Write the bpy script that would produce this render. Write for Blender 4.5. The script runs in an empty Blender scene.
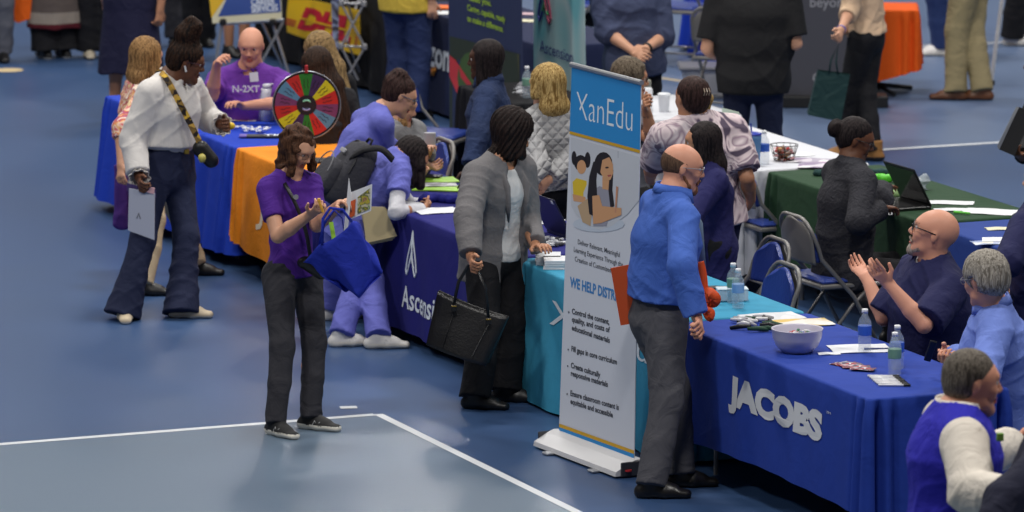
import bpy, math, random
import numpy as np
from mathutils import Vector, Matrix
random.seed(7)
C = bpy.context.scene.collection
W0, H0 = 1024.0, 512.0
FPX = 5600.0; TH = math.radians(9.5); CH = 5.8
FW = Vector((0, math.cos(TH), -math.sin(TH))); UPV = Vector((0, math.sin(TH), math.cos(TH))); RT = Vector((1, 0, 0))
CAM = Vector((0, 0, CH))
V = Vector
def ray(px, py): return FW + RT*((px-512)/FPX) - UPV*((py-256)/FPX)
def P(px, py, Y):                       # point of the world seen at a pixel, in the vertical plane at distance Y
    r = ray(px, py); return CAM + r*(Y/r.y)
def G(px, py, z=0.0):                   # point of the world seen at a pixel, at height z
    r = ray(px, py); return CAM + r*((z-CH)/r.z)
def rs(px, py, p0, L, s):               # point at distance L from p0 along the ray of a pixel; s<0 nearer, s>0 farther
    r = ray(px, py).normalized(); b = (p0-CAM).dot(r); cl = CAM + r*b
    d2 = (cl-p0).length_squared
    if d2 >= L*L:
        if d2 > (1.2*L)**2: print('LONG limb', px, py, round(math.sqrt(d2)/L, 2))
        return cl
    return cl + r*(math.sqrt(L*L-d2)*(1 if s > 0 else -1))
ROW = V((-.402, .9157, 0)).normalized()  # along the row of booths, away from the camera
DEP = V((ROW.y, -ROW.x, 0))              # across the row, to the right and away
# ---------------------------------------------------------------- materials
MATS = {}
def srgb(c): return tuple(((x/255)/12.92 if x/255 <= .04045 else ((x/255+.055)/1.055)**2.4) for x in c)
def mat(name, col, rough=.7, metal=0, bump=None, var=.0, spec=.5, alpha=1, trans=0, emit=0, stretch=(1,1,1), sheen=0):
    if name in MATS: return MATS[name]
    m = bpy.data.materials.new(name); m.use_nodes = True; nt = m.node_tree; b = nt.nodes['Principled BSDF']
    col = srgb(col)
    b.inputs['Base Color'].default_value = (*col, 1); b.inputs['Roughness'].default_value = rough
    b.inputs['Metallic'].default_value = metal; b.inputs['Specular IOR Level'].default_value = spec
    if alpha < 1: b.inputs['Alpha'].default_value = alpha
    if trans: b.inputs['Transmission Weight'].default_value = trans; b.inputs['IOR'].default_value = 1.2
    if sheen: b.inputs['Sheen Weight'].default_value = sheen; b.inputs['Sheen Roughness'].default_value = .5
    tc = nt.nodes.new('ShaderNodeTexCoord'); mp = nt.nodes.new('ShaderNodeMapping'); mp.inputs['Scale'].default_value = stretch
    nt.links.new(tc.outputs['Object'], mp.inputs['Vector'])
    if var:
        n = nt.nodes.new('ShaderNodeTexNoise'); n.inputs['Scale'].default_value = 9; n.inputs['Detail'].default_value = 4
        nt.links.new(mp.outputs[0], n.inputs['Vector'])
        r = nt.nodes.new('ShaderNodeValToRGB'); r.color_ramp.elements[0].position = .3; r.color_ramp.elements[1].position = .7
        r.color_ramp.elements[0].color = (*[x*(1-var) for x in col], 1); r.color_ramp.elements[1].color = (*[min(1, x*(1+var)) for x in col], 1)
        nt.links.new(n.outputs['Fac'], r.inputs[0]); nt.links.new(r.outputs[0], b.inputs['Base Color'])
    if bump:
        n = nt.nodes.new('ShaderNodeTexNoise'); n.inputs['Scale'].default_value = bump[0]; n.inputs['Detail'].default_value = 4
        n.inputs['Distortion'].default_value = 1.1
        nt.links.new(mp.outputs[0], n.inputs['Vector'])
        bp = nt.nodes.new('ShaderNodeBump'); bp.inputs['Strength'].default_value = bump[1]; bp.inputs['Distance'].default_value = .02
        nt.links.new(n.outputs['Fac'], bp.inputs['Height']); nt.links.new(bp.outputs[0], b.inputs['Normal'])
    MATS[name] = m; return m
def cloth(name, col, **k):
    k.setdefault('rough', .85); k.setdefault('bump', (8, .85)); k.setdefault('spec', .25); return mat(name, col, **k)
def tex_mat(name, build, rough=.8, spec=.3):
    if name in MATS: return MATS[name]
    m = bpy.data.materials.new(name); m.use_nodes = True; nt = m.node_tree; b = nt.nodes['Principled BSDF']
    b.inputs['Roughness'].default_value = rough; b.inputs['Specular IOR Level'].default_value = spec
    tc = nt.nodes.new('ShaderNodeTexCoord'); build(nt, tc.outputs['Object'], b); MATS[name] = m; return m
def ramp_noise(cols, scale, detail=2, stretch=(1,1,1), dist=.5, voronoi=False):
    def f(nt, src, b):
        mp = nt.nodes.new('ShaderNodeMapping'); mp.inputs['Scale'].default_value = stretch; nt.links.new(src, mp.inputs[0])
        if voronoi:
            n = nt.nodes.new('ShaderNodeTexVoronoi'); n.inputs['Scale'].default_value = scale; sx = nt.nodes.new('ShaderNodeSeparateColor')
            nt.links.new(n.outputs['Color'], sx.inputs[0]); out = sx.outputs[0]
        else:
            n = nt.nodes.new('ShaderNodeTexNoise'); n.inputs['Scale'].default_value = scale; n.inputs['Detail'].default_value = detail
            n.inputs['Distortion'].default_value = dist; out = n.outputs['Fac']
        nt.links.new(mp.outputs[0], n.inputs['Vector'])
        r = nt.nodes.new('ShaderNodeValToRGB'); e = r.color_ramp.elements
        lo, hi = (.05, .95) if voronoi else (.36, .64)
        for i, c in enumerate(cols):
            x = lo+(hi-lo)*i/max(1, len(cols)-1)
            el = e[i] if i < 2 else e.new(x)
            el.position = x; el.color = (*srgb(c), 1)
        nt.links.new(out, r.inputs[0]); nt.links.new(r.outputs[0], b.inputs['Base Color'])
    return f
# ---------------------------------------------------------------- objects
def tag(o, label=None, cat=None, group=None, kind=None):
    if label: o['label'] = label
    if cat: o['category'] = cat
    if group: o['group'] = group
    if kind: o['kind'] = kind
    return o
def thing(name, label, cat, loc=(0,0,0), group=None, rz=0):
    o = bpy.data.objects.new(name, None); o.empty_display_size = .1; C.objects.link(o); o.location = loc; o.rotation_euler = (0,0,rz)
    return tag(o, label, cat, group)
def mesh_obj(name, verts, faces, m, parent=None, smooth=False, fmat=None, world=True):
    me = bpy.data.meshes.new(name); me.from_pydata([tuple(v) for v in verts], [], faces)
    return _fin(name, me, m, parent, smooth, fmat, world)
def _fin(name, me, m, parent, smooth, fmat, world):
    for x in (m if isinstance(m, (list, tuple)) else [m]): me.materials.append(x)
    if fmat is not None: me.polygons.foreach_set('material_index', list(fmat))
    me.polygons.foreach_set('use_smooth', [smooth]*len(me.polygons)); me.update()
    o = bpy.data.objects.new(name, me); C.objects.link(o)
    if parent is not None:
        o.parent = parent
        if world:                        # verts given in world space
            o.matrix_parent_inverse = Matrix.Identity(4)
            pw = wmat(parent).inverted(); me.transform(pw)
    elif world and len(me.vertices):     # put the origin at the middle of its foot
        co = np.empty(len(me.vertices)*3); me.vertices.foreach_get('co', co); co = co.reshape(-1, 3)
        c = (co.min(0)+co.max(0))/2; c[2] = co[:,2].min(); me.transform(Matrix.Translation(-V(c))); o.location = V(c)
    return o
def wmat(o):
    m = Matrix.Translation(o.location) @ o.rotation_euler.to_matrix().to_4x4()
    return wmat(o.parent) @ m if o.parent else m
def frame(o, x, y, z=None):              # 4x4 from origin and two axes
    x = V(x).normalized(); z = x.cross(V(y)).normalized() if z is None else V(z).normalized(); y = z.cross(x)
    m = Matrix((x, y, z)).transposed().to_4x4(); m.translation = V(o); return m
class MB:
    def __init__(s, M=None): s.v = []; s.f = []; s.fm = []; s.M = M or Matrix.Identity(4); s.sm = False
    def add(s, vs, fs, mi=0):
        n = len(s.v); s.v += [s.M @ V(v) for v in vs]; s.f += [tuple(i+n for i in f) for f in fs]; s.fm += [mi]*len(fs); return s
    def box(s, c, d, mi=0, bev=0, M=None):
        x, y, z = [a/2 for a in d]; c = V(c)
        if bev:
            b = min(bev, x*.9, y*.9, z*.9); vs = []; fs = []
            # chamfered box: 24 verts
            idx = {}
            for sx in (-1,1):
                for sy in (-1,1):
                    for sz in (-1,1):
                        for k in range(3):
                            p = [sx*(x-b), sy*(y-b), sz*(z-b)]; p[k] = (sx*x, sy*y, sz*z)[k]
                            idx[(sx,sy,sz,k)] = len(vs); vs.append(V(p))
            for k in range(3):
                a1, a2 = [i for i in range(3) if i != k]
                for sg in (-1,1):
                    q = []
                    for (u, w) in ((-1,-1),(1,-1),(1,1),(-1,1)):
                        t = [0,0,0]; t[k] = sg; t[a1] = u; t[a2] = w; q.append(idx[(*t, k)])
                    fs.append(q if (sg > 0) == (k != 1) else q[::-1])
            for k in range(3):           # edges along axis k
                a1, a2 = [i for i in range(3) if i != k]
                for u in (-1,1):
                    for w in (-1,1):
                        def T(sk): t = [0,0,0]; t[k] = sk; t[a1] = u; t[a2] = w; return tuple(t)
                        fs.append([idx[(*T(-1), a1)], idx[(*T(1), a1)], idx[(*T(1), a2)], idx[(*T(-1), a2)]])
            for sx in (-1,1):
                for sy in (-1,1):
                    for sz in (-1,1): fs.append([idx[(sx,sy,sz,k)] for k in range(3)])
            cen = V((0,0,0))
            for i, f in enumerate(fs):
                fc = sum((vs[j] for j in f), V())/len(f); nn = (vs[f[1]]-vs[f[0]]).cross(vs[f[2]]-vs[f[0]])
                if nn.dot(fc) < 0: fs[i] = f[::-1]
        else:
            vs = [V((sx*x, sy*y, sz*z)) for sx in (-1,1) for sy in (-1,1) for sz in (-1,1)]
            fs = [(0,1,3,2),(4,6,7,5),(0,4,5,1),(2,3,7,6),(0,2,6,4),(1,5,7,3)]
        if M is not None: vs = [M @ v for v in vs]
        return s.add([v+c for v in vs], fs, mi)
    def tube(s, pts, r, n=8, mi=0, closed=False, flat=None):
        pts = [V(p) for p in pts]; m = len(pts); vs = []; fs = []
        rr = r if isinstance(r, (list, tuple)) else [r]*m
        prev = None
        for i, p in enumerate(pts):
            if closed: t = (pts[(i+1) % m]-pts[i-1])
            else: t = pts[min(i+1, m-1)]-pts[max(i-1, 0)]
            t.normalize()
            ref = prev if prev is not None else (V((0,0,1)) if abs(t.z) < .9 else V((1,0,0)))
            a = (ref - t*ref.dot(t)).normalized(); b = t.cross(a); prev = a
            for k in range(n):
                q = 2*math.pi*k/n; ca, sb = math.cos(q)*rr[i], math.sin(q)*rr[i]
                if flat: sb *= flat
                vs.append(p+a*ca+b*sb)
        for i in range(m if closed else m-1):
            j = (i+1) % m
            for k in range(n): fs.append((i*n+k, i*n+(k+1) % n, j*n+(k+1) % n, j*n+k))
        if not closed: fs.append(tuple(range(n))[::-1]); fs.append(tuple((m-1)*n+k for k in range(n)))
        return s.add(vs, fs, mi)
    def superq(s, c, ax, r, e1=.45, e2=.45, nu=32, nv=20, mi=0, fn=None):   # a rounded box
        def sp(v, e): return math.copysign(abs(v)**e, v)
        vs = []; fs = []; c = V(c)
        for j in range(1, nv):
            t = -math.pi/2+math.pi*j/nv
            for i in range(nu):
                q = 2*math.pi*i/nu; p = (sp(math.cos(t), e1)*sp(math.cos(q), e2), sp(math.cos(t), e1)*sp(math.sin(q), e2), sp(math.sin(t), e1))
                if fn: p = fn(p)
                vs.append(c+ax[0]*(p[0]*r[0])+ax[1]*(p[1]*r[1])+ax[2]*(p[2]*r[2]))
        for j in range(nv-2):
            for i in range(nu): fs.append((j*nu+i, j*nu+(i+1)%nu, (j+1)*nu+(i+1)%nu, (j+1)*nu+i))
        fs.append(tuple(range(nu))[::-1]); fs.append(tuple((nv-2)*nu+i for i in range(nu)))
        return s.add(vs, fs, mi)
    def ribbon(s, pts, w, nrm, th=.004, mi=0):   # a flat strap along pts, its face turned towards nrm
        pts = [V(p) for p in pts]; Q = []
        for i in range(len(pts)-1):
            p0, p1, p2, p3 = pts[max(i-1,0)], pts[i], pts[i+1], pts[min(i+2,len(pts)-1)]
            for k in range(5):
                t = k/5; Q.append(.5*((2*p1)+(p2-p0)*t+(2*p0-5*p1+4*p2-p3)*t*t+(3*p1-p0-3*p2+p3)*t**3))
        Q.append(pts[-1]); n = len(Q); vs = []; nr = V(nrm).normalized()
        for i, p in enumerate(Q):
            t = (Q[min(i+1,n-1)]-Q[max(i-1,0)]).normalized(); b = t.cross(nr).normalized()*w/2; o = b.cross(t).normalized()*th/2
            vs += [p-b-o, p+b-o, p+b+o, p-b+o]
        fs = [(i*4+j, i*4+(j+1)%4, (i+1)*4+(j+1)%4, (i+1)*4+j) for i in range(n-1) for j in range(4)]+[(3,2,1,0), tuple((n-1)*4+j for j in range(4))]
        return s.add(vs, fs, mi)
    def lathe(s, prof, n=24, c=(0,0,0), mi=0, axis=None):
        vs = []; fs = []; c = V(c)
        for (r, z) in prof:
            for k in range(n):
                q = 2*math.pi*k/n; vs.append(c+V((r*math.cos(q), r*math.sin(q), z)))
        for i in range(len(prof)-1):
            for k in range(n): fs.append((i*n+k, i*n+(k+1) % n, (i+1)*n+(k+1) % n, (i+1)*n+k))
        fs.append(tuple(range(n))[::-1]); fs.append(tuple((len(prof)-1)*n+k for k in range(n)))
        return s.add(vs, fs, mi)
    def sheet(s, fn, nu, nv, th=0, mi=0):   # fn(u,v)->point; th: thickness along the normal
        g = [[V(fn(i/nu, j/nv)) for j in range(nv+1)] for i in range(nu+1)]
        vs = [p for r in g for p in r]; fs = [(i*(nv+1)+j, (i+1)*(nv+1)+j, (i+1)*(nv+1)+j+1, i*(nv+1)+j+1) for i in range(nu) for j in range(nv)]
        if th:
            N = []
            for i in range(nu+1):
                for j in range(nv+1):
                    a = g[min(i+1,nu)][j]-g[max(i-1,0)][j]; b = g[i][min(j+1,nv)]-g[i][max(j-1,0)]; N.append(a.cross(b).normalized())
            n = len(vs); vs = vs+[v-N[k]*th for k, v in enumerate(vs)]
            fs2 = [tuple(x+n for x in f[::-1]) for f in fs]
            bd = [(i*(nv+1)) for i in range(nu+1)]+[nu*(nv+1)+j for j in range(1, nv+1)]+[i*(nv+1)+nv for i in range(nu-1, -1, -1)]+[j for j in range(nv-1, 0, -1)]
            fs = fs+fs2+[(bd[k], bd[(k+1) % len(bd)]+0, bd[(k+1) % len(bd)]+n, bd[k]+n) if False else (bd[(k+1) % len(bd)], bd[k], bd[k]+n, bd[(k+1) % len(bd)]+n) for k in range(len(bd))]
        return s.add(vs, fs, mi)
    def poly(s, pts, th=.002, mi=0, nrm=None):   # flat extruded polygon
        pts = [V(p) for p in pts]; n = len(pts)
        nn = nrm or (pts[1]-pts[0]).cross(pts[2]-pts[0]).normalized()
        return s.add(pts+[p-nn*th for p in pts], [tuple(range(n)), tuple(range(2*n-1, n-1, -1))]+[((k+1) % n, k, k+n, (k+1) % n+n) for k in range(n)], mi)
    def build(s, name, m, parent=None, smooth=False): return mesh_obj(name, s.v, s.f, m, parent, smooth, s.fm)
def text_geo(txt, size=1, bold=0, align='CENTER', ext=.0, res=3, sp=1):
    cu = bpy.data.curves.new('t', 'FONT'); cu.body = txt; cu.size = size; cu.align_x = align; cu.offset = bold*size; cu.extrude = ext; cu.resolution_u = res; cu.space_character = sp
    o = bpy.data.objects.new('t', cu); C.objects.link(o); dg = bpy.context.evaluated_depsgraph_get(); dg.update()
    me = bpy.data.meshes.new_from_object(o.evaluated_get(dg)); vs = [v.co.copy() for v in me.vertices]; fs = [tuple(p.vertices) for p in me.polygons]
    bpy.data.objects.remove(o); bpy.data.curves.remove(cu); bpy.data.meshes.remove(me); return vs, fs
def text_obj(name, txt, M, size, m, parent=None, bold=0, align='CENTER', warp=None, sx=1, shear=0, sp=1):
    vs, fs = text_geo(txt, size, bold, align, .0012, sp=sp)
    vs = [V(((v.x+shear*v.y)*sx, v.y, v.z)) for v in vs]
    vs = [warp(v) for v in vs] if warp else [M @ v for v in vs]
    return mesh_obj(name, vs, fs, m, parent)
def copy_tree(o, parent=None):
    c = o.copy(); C.objects.link(c); c.parent = parent
    for ch in list(o.children): copy_tree(ch, c)
    return c
# ---------------------------------------------------------------- distance-field sculpting for soft bodies
class SD:
    def __init__(s, h=.008, k=.02): s.h = h; s.k = k; s.p = []; s.fold = None
    def e(s, a, b, ra, rb=None, ax=None, k=None, clip=None, sub=False):
        rb = ra if rb is None else rb
        ra = ra if isinstance(ra, tuple) else (ra, ra); rb = rb if isinstance(rb, tuple) else (rb, rb)
        s.p.append(('e', np.array(a, float), np.array(b, float), ra, rb, None if ax is None else np.array(V(ax).normalized(), float), s.k if k is None else k, clip, sub)); return s
    def chain(s, pts, rs_, ax=None, k=None, clip=None):
        for i in range(len(pts)-1): s.e(pts[i], pts[i+1], rs_[i], rs_[i+1], ax, k, clip)
        return s
    def ell(s, c, F, r, k=None, clip=None, sub=False):   # F: 3x3 rows = axes
        s.p.append(('l', np.array(c, float), np.array([list(x) for x in F], float), tuple(r), None, None, s.k if k is None else k, clip, sub)); return s
    def bounds(s, q):
        if q[0] == 'e':
            m = max(*q[3], *q[4]); return np.minimum(q[1], q[2])-m, np.maximum(q[1], q[2])+m
        ext = np.sqrt(((q[2]*np.array(q[3])[:,None])**2).sum(0)); return q[1]-ext, q[1]+ext
    def mesh(s, name, m, parent=None, colour=None, smooth=True):
        h = s.h; pad = .018
        lo = np.min([s.bounds(q)[0] for q in s.p if not q[8]], 0)-pad-h*2; hi = np.max([s.bounds(q)[1] for q in s.p if not q[8]], 0)+pad+h*2
        n = np.ceil((hi-lo)/h).astype(int)+1
        g = np.full(n, .2, np.float32)
        for q in s.p:
            a, b = s.bounds(q); mg = pad+max(q[6], 0)
            i0 = np.clip(np.floor((a-mg-lo)/h).astype(int), 0, n); i1 = np.clip(np.ceil((b+mg-lo)/h).astype(int)+1, 0, n)
            if np.any(i1 <= i0): continue
            X = (lo[0]+h*np.arange(i0[0], i1[0]))[:,None,None]; Y = (lo[1]+h*np.arange(i0[1], i1[1]))[None,:,None]; Z = (lo[2]+h*np.arange(i0[2], i1[2]))[None,None,:]
            if q[0] == 'e':
                A, B = q[1], q[2]; ab = B-A; L2 = max(ab.dot(ab), 1e-9)
                dx, dy, dz = X-A[0], Y-A[1], Z-A[2]
                t = np.clip((dx*ab[0]+dy*ab[1]+dz*ab[2])/L2, 0, 1)
                dx = dx-t*ab[0]; dy = dy-t*ab[1]; dz = dz-t*ab[2]
                sq = dx*dx+dy*dy+dz*dz
                if q[5] is None: d = np.sqrt(sq)-(q[3][0]+t*(q[4][0]-q[3][0]))
                else:
                    w = q[5]; x = dx*w[0]+dy*w[1]+dz*w[2]; rx = q[3][0]+t*(q[4][0]-q[3][0]); ry = q[3][1]+t*(q[4][1]-q[3][1])
                    d = (np.sqrt((x/rx)**2+np.maximum(sq-x*x, 0)/ry**2)-1)*np.minimum(rx, ry)
            else:
                c, F, r = q[1], q[2], q[3]; dx, dy, dz = X-c[0], Y-c[1], Z-c[2]
                u = [dx*F[i][0]+dy*F[i][1]+dz*F[i][2] for i in range(3)]
                k0 = np.sqrt(sum((u[i]/r[i])**2 for i in range(3))); d = (k0-1)*min(r)
            if q[7]:
                for (pt, nn) in q[7]: d = np.maximum(d, (X-pt[0])*nn[0]+(Y-pt[1])*nn[1]+(Z-pt[2])*nn[2])
            sl = tuple(slice(i0[i], i1[i]) for i in range(3)); o = g[sl]; k = q[6]
            if q[8]:
                if k > 0:
                    hh = np.maximum(k-np.abs(-o-d), 0)/k; g[sl] = -(np.minimum(-o, d)-hh*hh*k*.25)
                else: g[sl] = np.maximum(o, -d)
            else:
                if k > 0:
                    hh = np.maximum(k-np.abs(o-d), 0)/k; g[sl] = np.minimum(o, d)-hh*hh*k*.25
                else: g[sl] = np.minimum(o, d)
        if s.fold:
            I = np.nonzero(np.abs(g) < .035); p = lo+h*np.stack(I, 1); g[I] += s.fold(p[:,0], p[:,1], p[:,2]).astype(np.float32)
        g[0] = g[-1] = .2; g[:,0] = g[:,-1] = .2; g[:,:,0] = g[:,:,-1] = .2
        ins = g < 0; c = np.zeros(n-1, np.int8)
        off = [(i,j,k) for i in (0,1) for j in (0,1) for k in (0,1)]
        for (i,j,k) in off: c += ins[i:n[0]-1+i, j:n[1]-1+j, k:n[2]-1+k]
        act = (c > 0) & (c < 8); I = np.nonzero(act)
        idx = np.full(n-1, -1, np.int32); idx[I] = np.arange(len(I[0]))
        val = [g[I[0]+i, I[1]+j, I[2]+k] for (i,j,k) in off]
        acc = np.zeros((len(I[0]), 3)); cnt = np.zeros(len(I[0]))
        for a in range(8):
            for b in range(a+1, 8):
                if sum(abs(off[a][t]-off[b][t]) for t in range(3)) != 1: continue
                va, vb = val[a], val[b]; mk = (va < 0) != (vb < 0); t = np.where(mk, va/np.where(mk, va-vb, 1), 0)
                for ax in range(3): acc[:,ax] += mk*(off[a][ax]+t*(off[b][ax]-off[a][ax]))
                cnt += mk
        vs = lo+h*(np.stack(I, 1)+acc/cnt[:,None])
        fs = []
        for ax in range(3):
            sh = [slice(0, n[i]-(1 if i == ax else 0)) for i in range(3)]; sh2 = [slice(1 if i == ax else 0, n[i]) for i in range(3)]
            A = ins[tuple(sh)]; B = ins[tuple(sh2)]; ch = np.nonzero(A != B); flip = A[ch]
            o1, o2 = [i for i in range(3) if i != ax]
            q = []
            for (u, w) in ((0,0),(1,0),(1,1),(0,1)):
                t = [ch[0].copy(), ch[1].copy(), ch[2].copy()]; t[o1] = t[o1]-1+u; t[o2] = t[o2]-1+w; q.append(idx[tuple(t)])
            q = np.stack(q, 1)
            if ax == 1: flip = ~flip
            q = np.where(flip[:,None], q, q[:,::-1]); fs.append(q)
        fs = np.concatenate(fs)
        me = bpy.data.meshes.new(name); nf = len(fs)
        me.vertices.add(len(vs)); me.vertices.foreach_set('co', vs.astype(np.float32).ravel())
        me.loops.add(nf*4); me.loops.foreach_set('vertex_index', fs.astype(np.int32).ravel())
        me.polygons.add(nf); me.polygons.foreach_set('loop_start', np.arange(0, nf*4, 4, dtype=np.int32)); me.polygons.foreach_set('loop_total', np.full(nf, 4, np.int32))
        fm = None
        if colour is not None:
            ce = vs[fs].mean(1); fm = colour(ce).astype(int)
        me.update(calc_edges=True)
        return _fin(name, me, m, parent, smooth, fm, True)
def folds(amp, sc=1.0, seed=0, dirn=(0,0,1)):
    r = np.random.RandomState(seed); w = r.uniform(-1, 1, (6, 3)); ph = r.uniform(0, 6.28, 6)
    def f(x, y, z):
        a = 24*sc*(z*.8+.7*w[0,0]*x+.7*w[0,1]*y)+2.0*np.sin(8*sc*(w[1,0]*x+w[1,1]*y+w[1,2]*z)+ph[1])+ph[0]
        b = 30*sc*(.55*z+1.1*w[2,0]*x+1.1*w[2,1]*y)+2.4*np.sin(11*sc*(w[3,0]*x+w[3,1]*y+w[3,2]*z)+ph[3])
        m = np.clip(.5+.7*np.sin(9*sc*(w[4,0]*x+w[4,1]*y+1.0*z)+ph[4]), 0, 1); m2 = np.clip(.5+.7*np.sin(8*sc*(w[5,0]*x+w[5,1]*y-1.1*z)+ph[5]), 0, 1)
        return -amp*(m*(1-np.abs(np.sin(a)))**2*.9+m2*(1-np.abs(np.sin(b)))**2*.8-.25)
    return f
# ================================================================ the hall
ROW = (ROW + DEP*.02).normalized(); DEP = V((ROW.y, -ROW.x, 0))
A0 = V((G(868, 400, .745).x, G(868, 400, .745).y, 0))
def R(a, b, z=0): return A0 + ROW*a + DEP*b + V((0,0,z))
def ab(p): d = V(p)-A0; return d.dot(ROW), d.dot(DEP)
def on_plane(px, py, o, n):
    r = ray(px, py); return CAM + r*((V(o)-CAM).dot(n)/r.dot(n))
def floor_mat(name, col, col2):
    def f(nt, src, b):
        n = nt.nodes.new('ShaderNodeTexNoise'); n.inputs['Scale'].default_value = .35; n.inputs['Detail'].default_value = 5
        nt.links.new(src, n.inputs['Vector']); r = nt.nodes.new('ShaderNodeValToRGB')
        r.color_ramp.elements[0].position = .35; r.color_ramp.elements[1].position = .68
        r.color_ramp.elements[0].color = (*srgb(col), 1); r.color_ramp.elements[1].color = (*srgb(col2), 1)
        nt.links.new(n.outputs['Fac'], r.inputs[0]); nt.links.new(r.outputs[0], b.inputs['Base Color'])
        n2 = nt.nodes.new('ShaderNodeTexNoise'); n2.inputs['Scale'].default_value = 90; nt.links.new(src, n2.inputs['Vector'])
        bp = nt.nodes.new('ShaderNodeBump'); bp.inputs['Strength'].default_value = .06; bp.inputs['Distance'].default_value = .01
        nt.links.new(n2.outputs['Fac'], bp.inputs['Height']); nt.links.new(bp.outputs[0], b.inputs['Normal'])
    return tex_mat(name, f, rough=.36, spec=.42)
fl = MB(); fl.add([(-30,8,0),(30,8,0),(30,90,0),(-30,90,0)], [(0,1,2,3)])
tag(fl.build('floor', floor_mat('floor_blue', (50,74,112), (58,84,124))), kind='structure')
fg = floor_mat('floor_grey', (88,106,126), (96,113,132))
c = MB(); q = [R(4.07,-.93,.0015), R(-14,-.93,.0015), R(-14,-20,.0015), R(4.07,-20,.0015)]; c.add([q[0],q[3],q[2],q[1]], [(0,1,2,3)])
tag(c.build('court_surface', fg), kind='structure')
c = MB(); q = [R(11.77,4.4,.0015), R(11.77,30,.0015), R(45,30,.0015), R(45,4.4,.0015)]; c.add([q[0],q[1],q[2],q[3]][::-1] if False else [q[0],q[1],q[2],q[3]], [(0,3,2,1)])
tag(c.build('court_surface', floor_mat('floor_far', (84,102,134), (92,110,140))), kind='structure')
white = mat('line_white', (205,208,212), rough=.6); cream = mat('line_cream', (200,180,140), rough=.6)
def line(p, q, w, m=white):
    d = (q-p).normalized(); n = V((d.y, -d.x, 0))*w/2; c = MB(); z = V((0,0,.003))
    c.add([p-n+z, q-n+z, q+n+z, p+n+z], [(0,3,2,1)]); tag(c.build('court_line', m), kind='structure')
line(R(4.09,-.93), R(4.09,-20), .055); line(R(4.09,-.905), R(-14,-.905), .05)
line(R(11.77,4.4), R(11.77,30), .055); line(G(868,48), G(1024,42), .05); line(R(11.77,3), R(30,3), .04, cream) if False else None
line(G(340,408), G(357,407.5), .07)
line(G(660,78), G(705,85), .05, cream)
c = MB(); o = G(8,70,.003); c.add([o+V((.12*math.cos(t*math.pi/8), .12*math.sin(t*math.pi/8), 0)) for t in range(16)], [tuple(range(16))])
tag(c.build('court_mark', cream), kind='structure')
# ---------------------------------------------------------------- draped tables
def seg_path(L, W, r=.035, step=.0125):
    pts = []                              # (a, b, na, nb, cornerness, side)
    cs = [(0,0),(L,0),(L,W),(0,W)]; nr = [(0,-1),(1,0),(0,1),(-1,0)]
    for i in range(4):
        (x0,y0), (x1,y1) = cs[i], cs[(i+1)%4]; ln = math.hypot(x1-x0, y1-y0); dx, dy = (x1-x0)/ln, (y1-y0)/ln; n = max(2, int((ln-2*r)/step))
        for k in range(n+1):
            s = r+(ln-2*r)*k/n; cd = min(s, ln-s); pts.append((x0+dx*s, y0+dy*s, nr[i][0], nr[i][1], cd, i))
        m = nr[(i+1)%4]; cx, cy = x1-dx*r-nr[(i+1)%4][0]*0, y1-dy*r
        cx = x1-(dx)*r+0; cy = y1-(dy)*r; cx -= nr[i][0]*r; cy -= nr[i][1]*r
        for k in range(1, 5):
            t = math.pi/2*k/5; nx = nr[i][0]*math.cos(t)+m[0]*math.sin(t); ny = nr[i][1]*math.cos(t)+m[1]*math.sin(t)
            pts.append((cx+nx*r, cy+ny*r, nx, ny, 0, i))
    return pts
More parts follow.
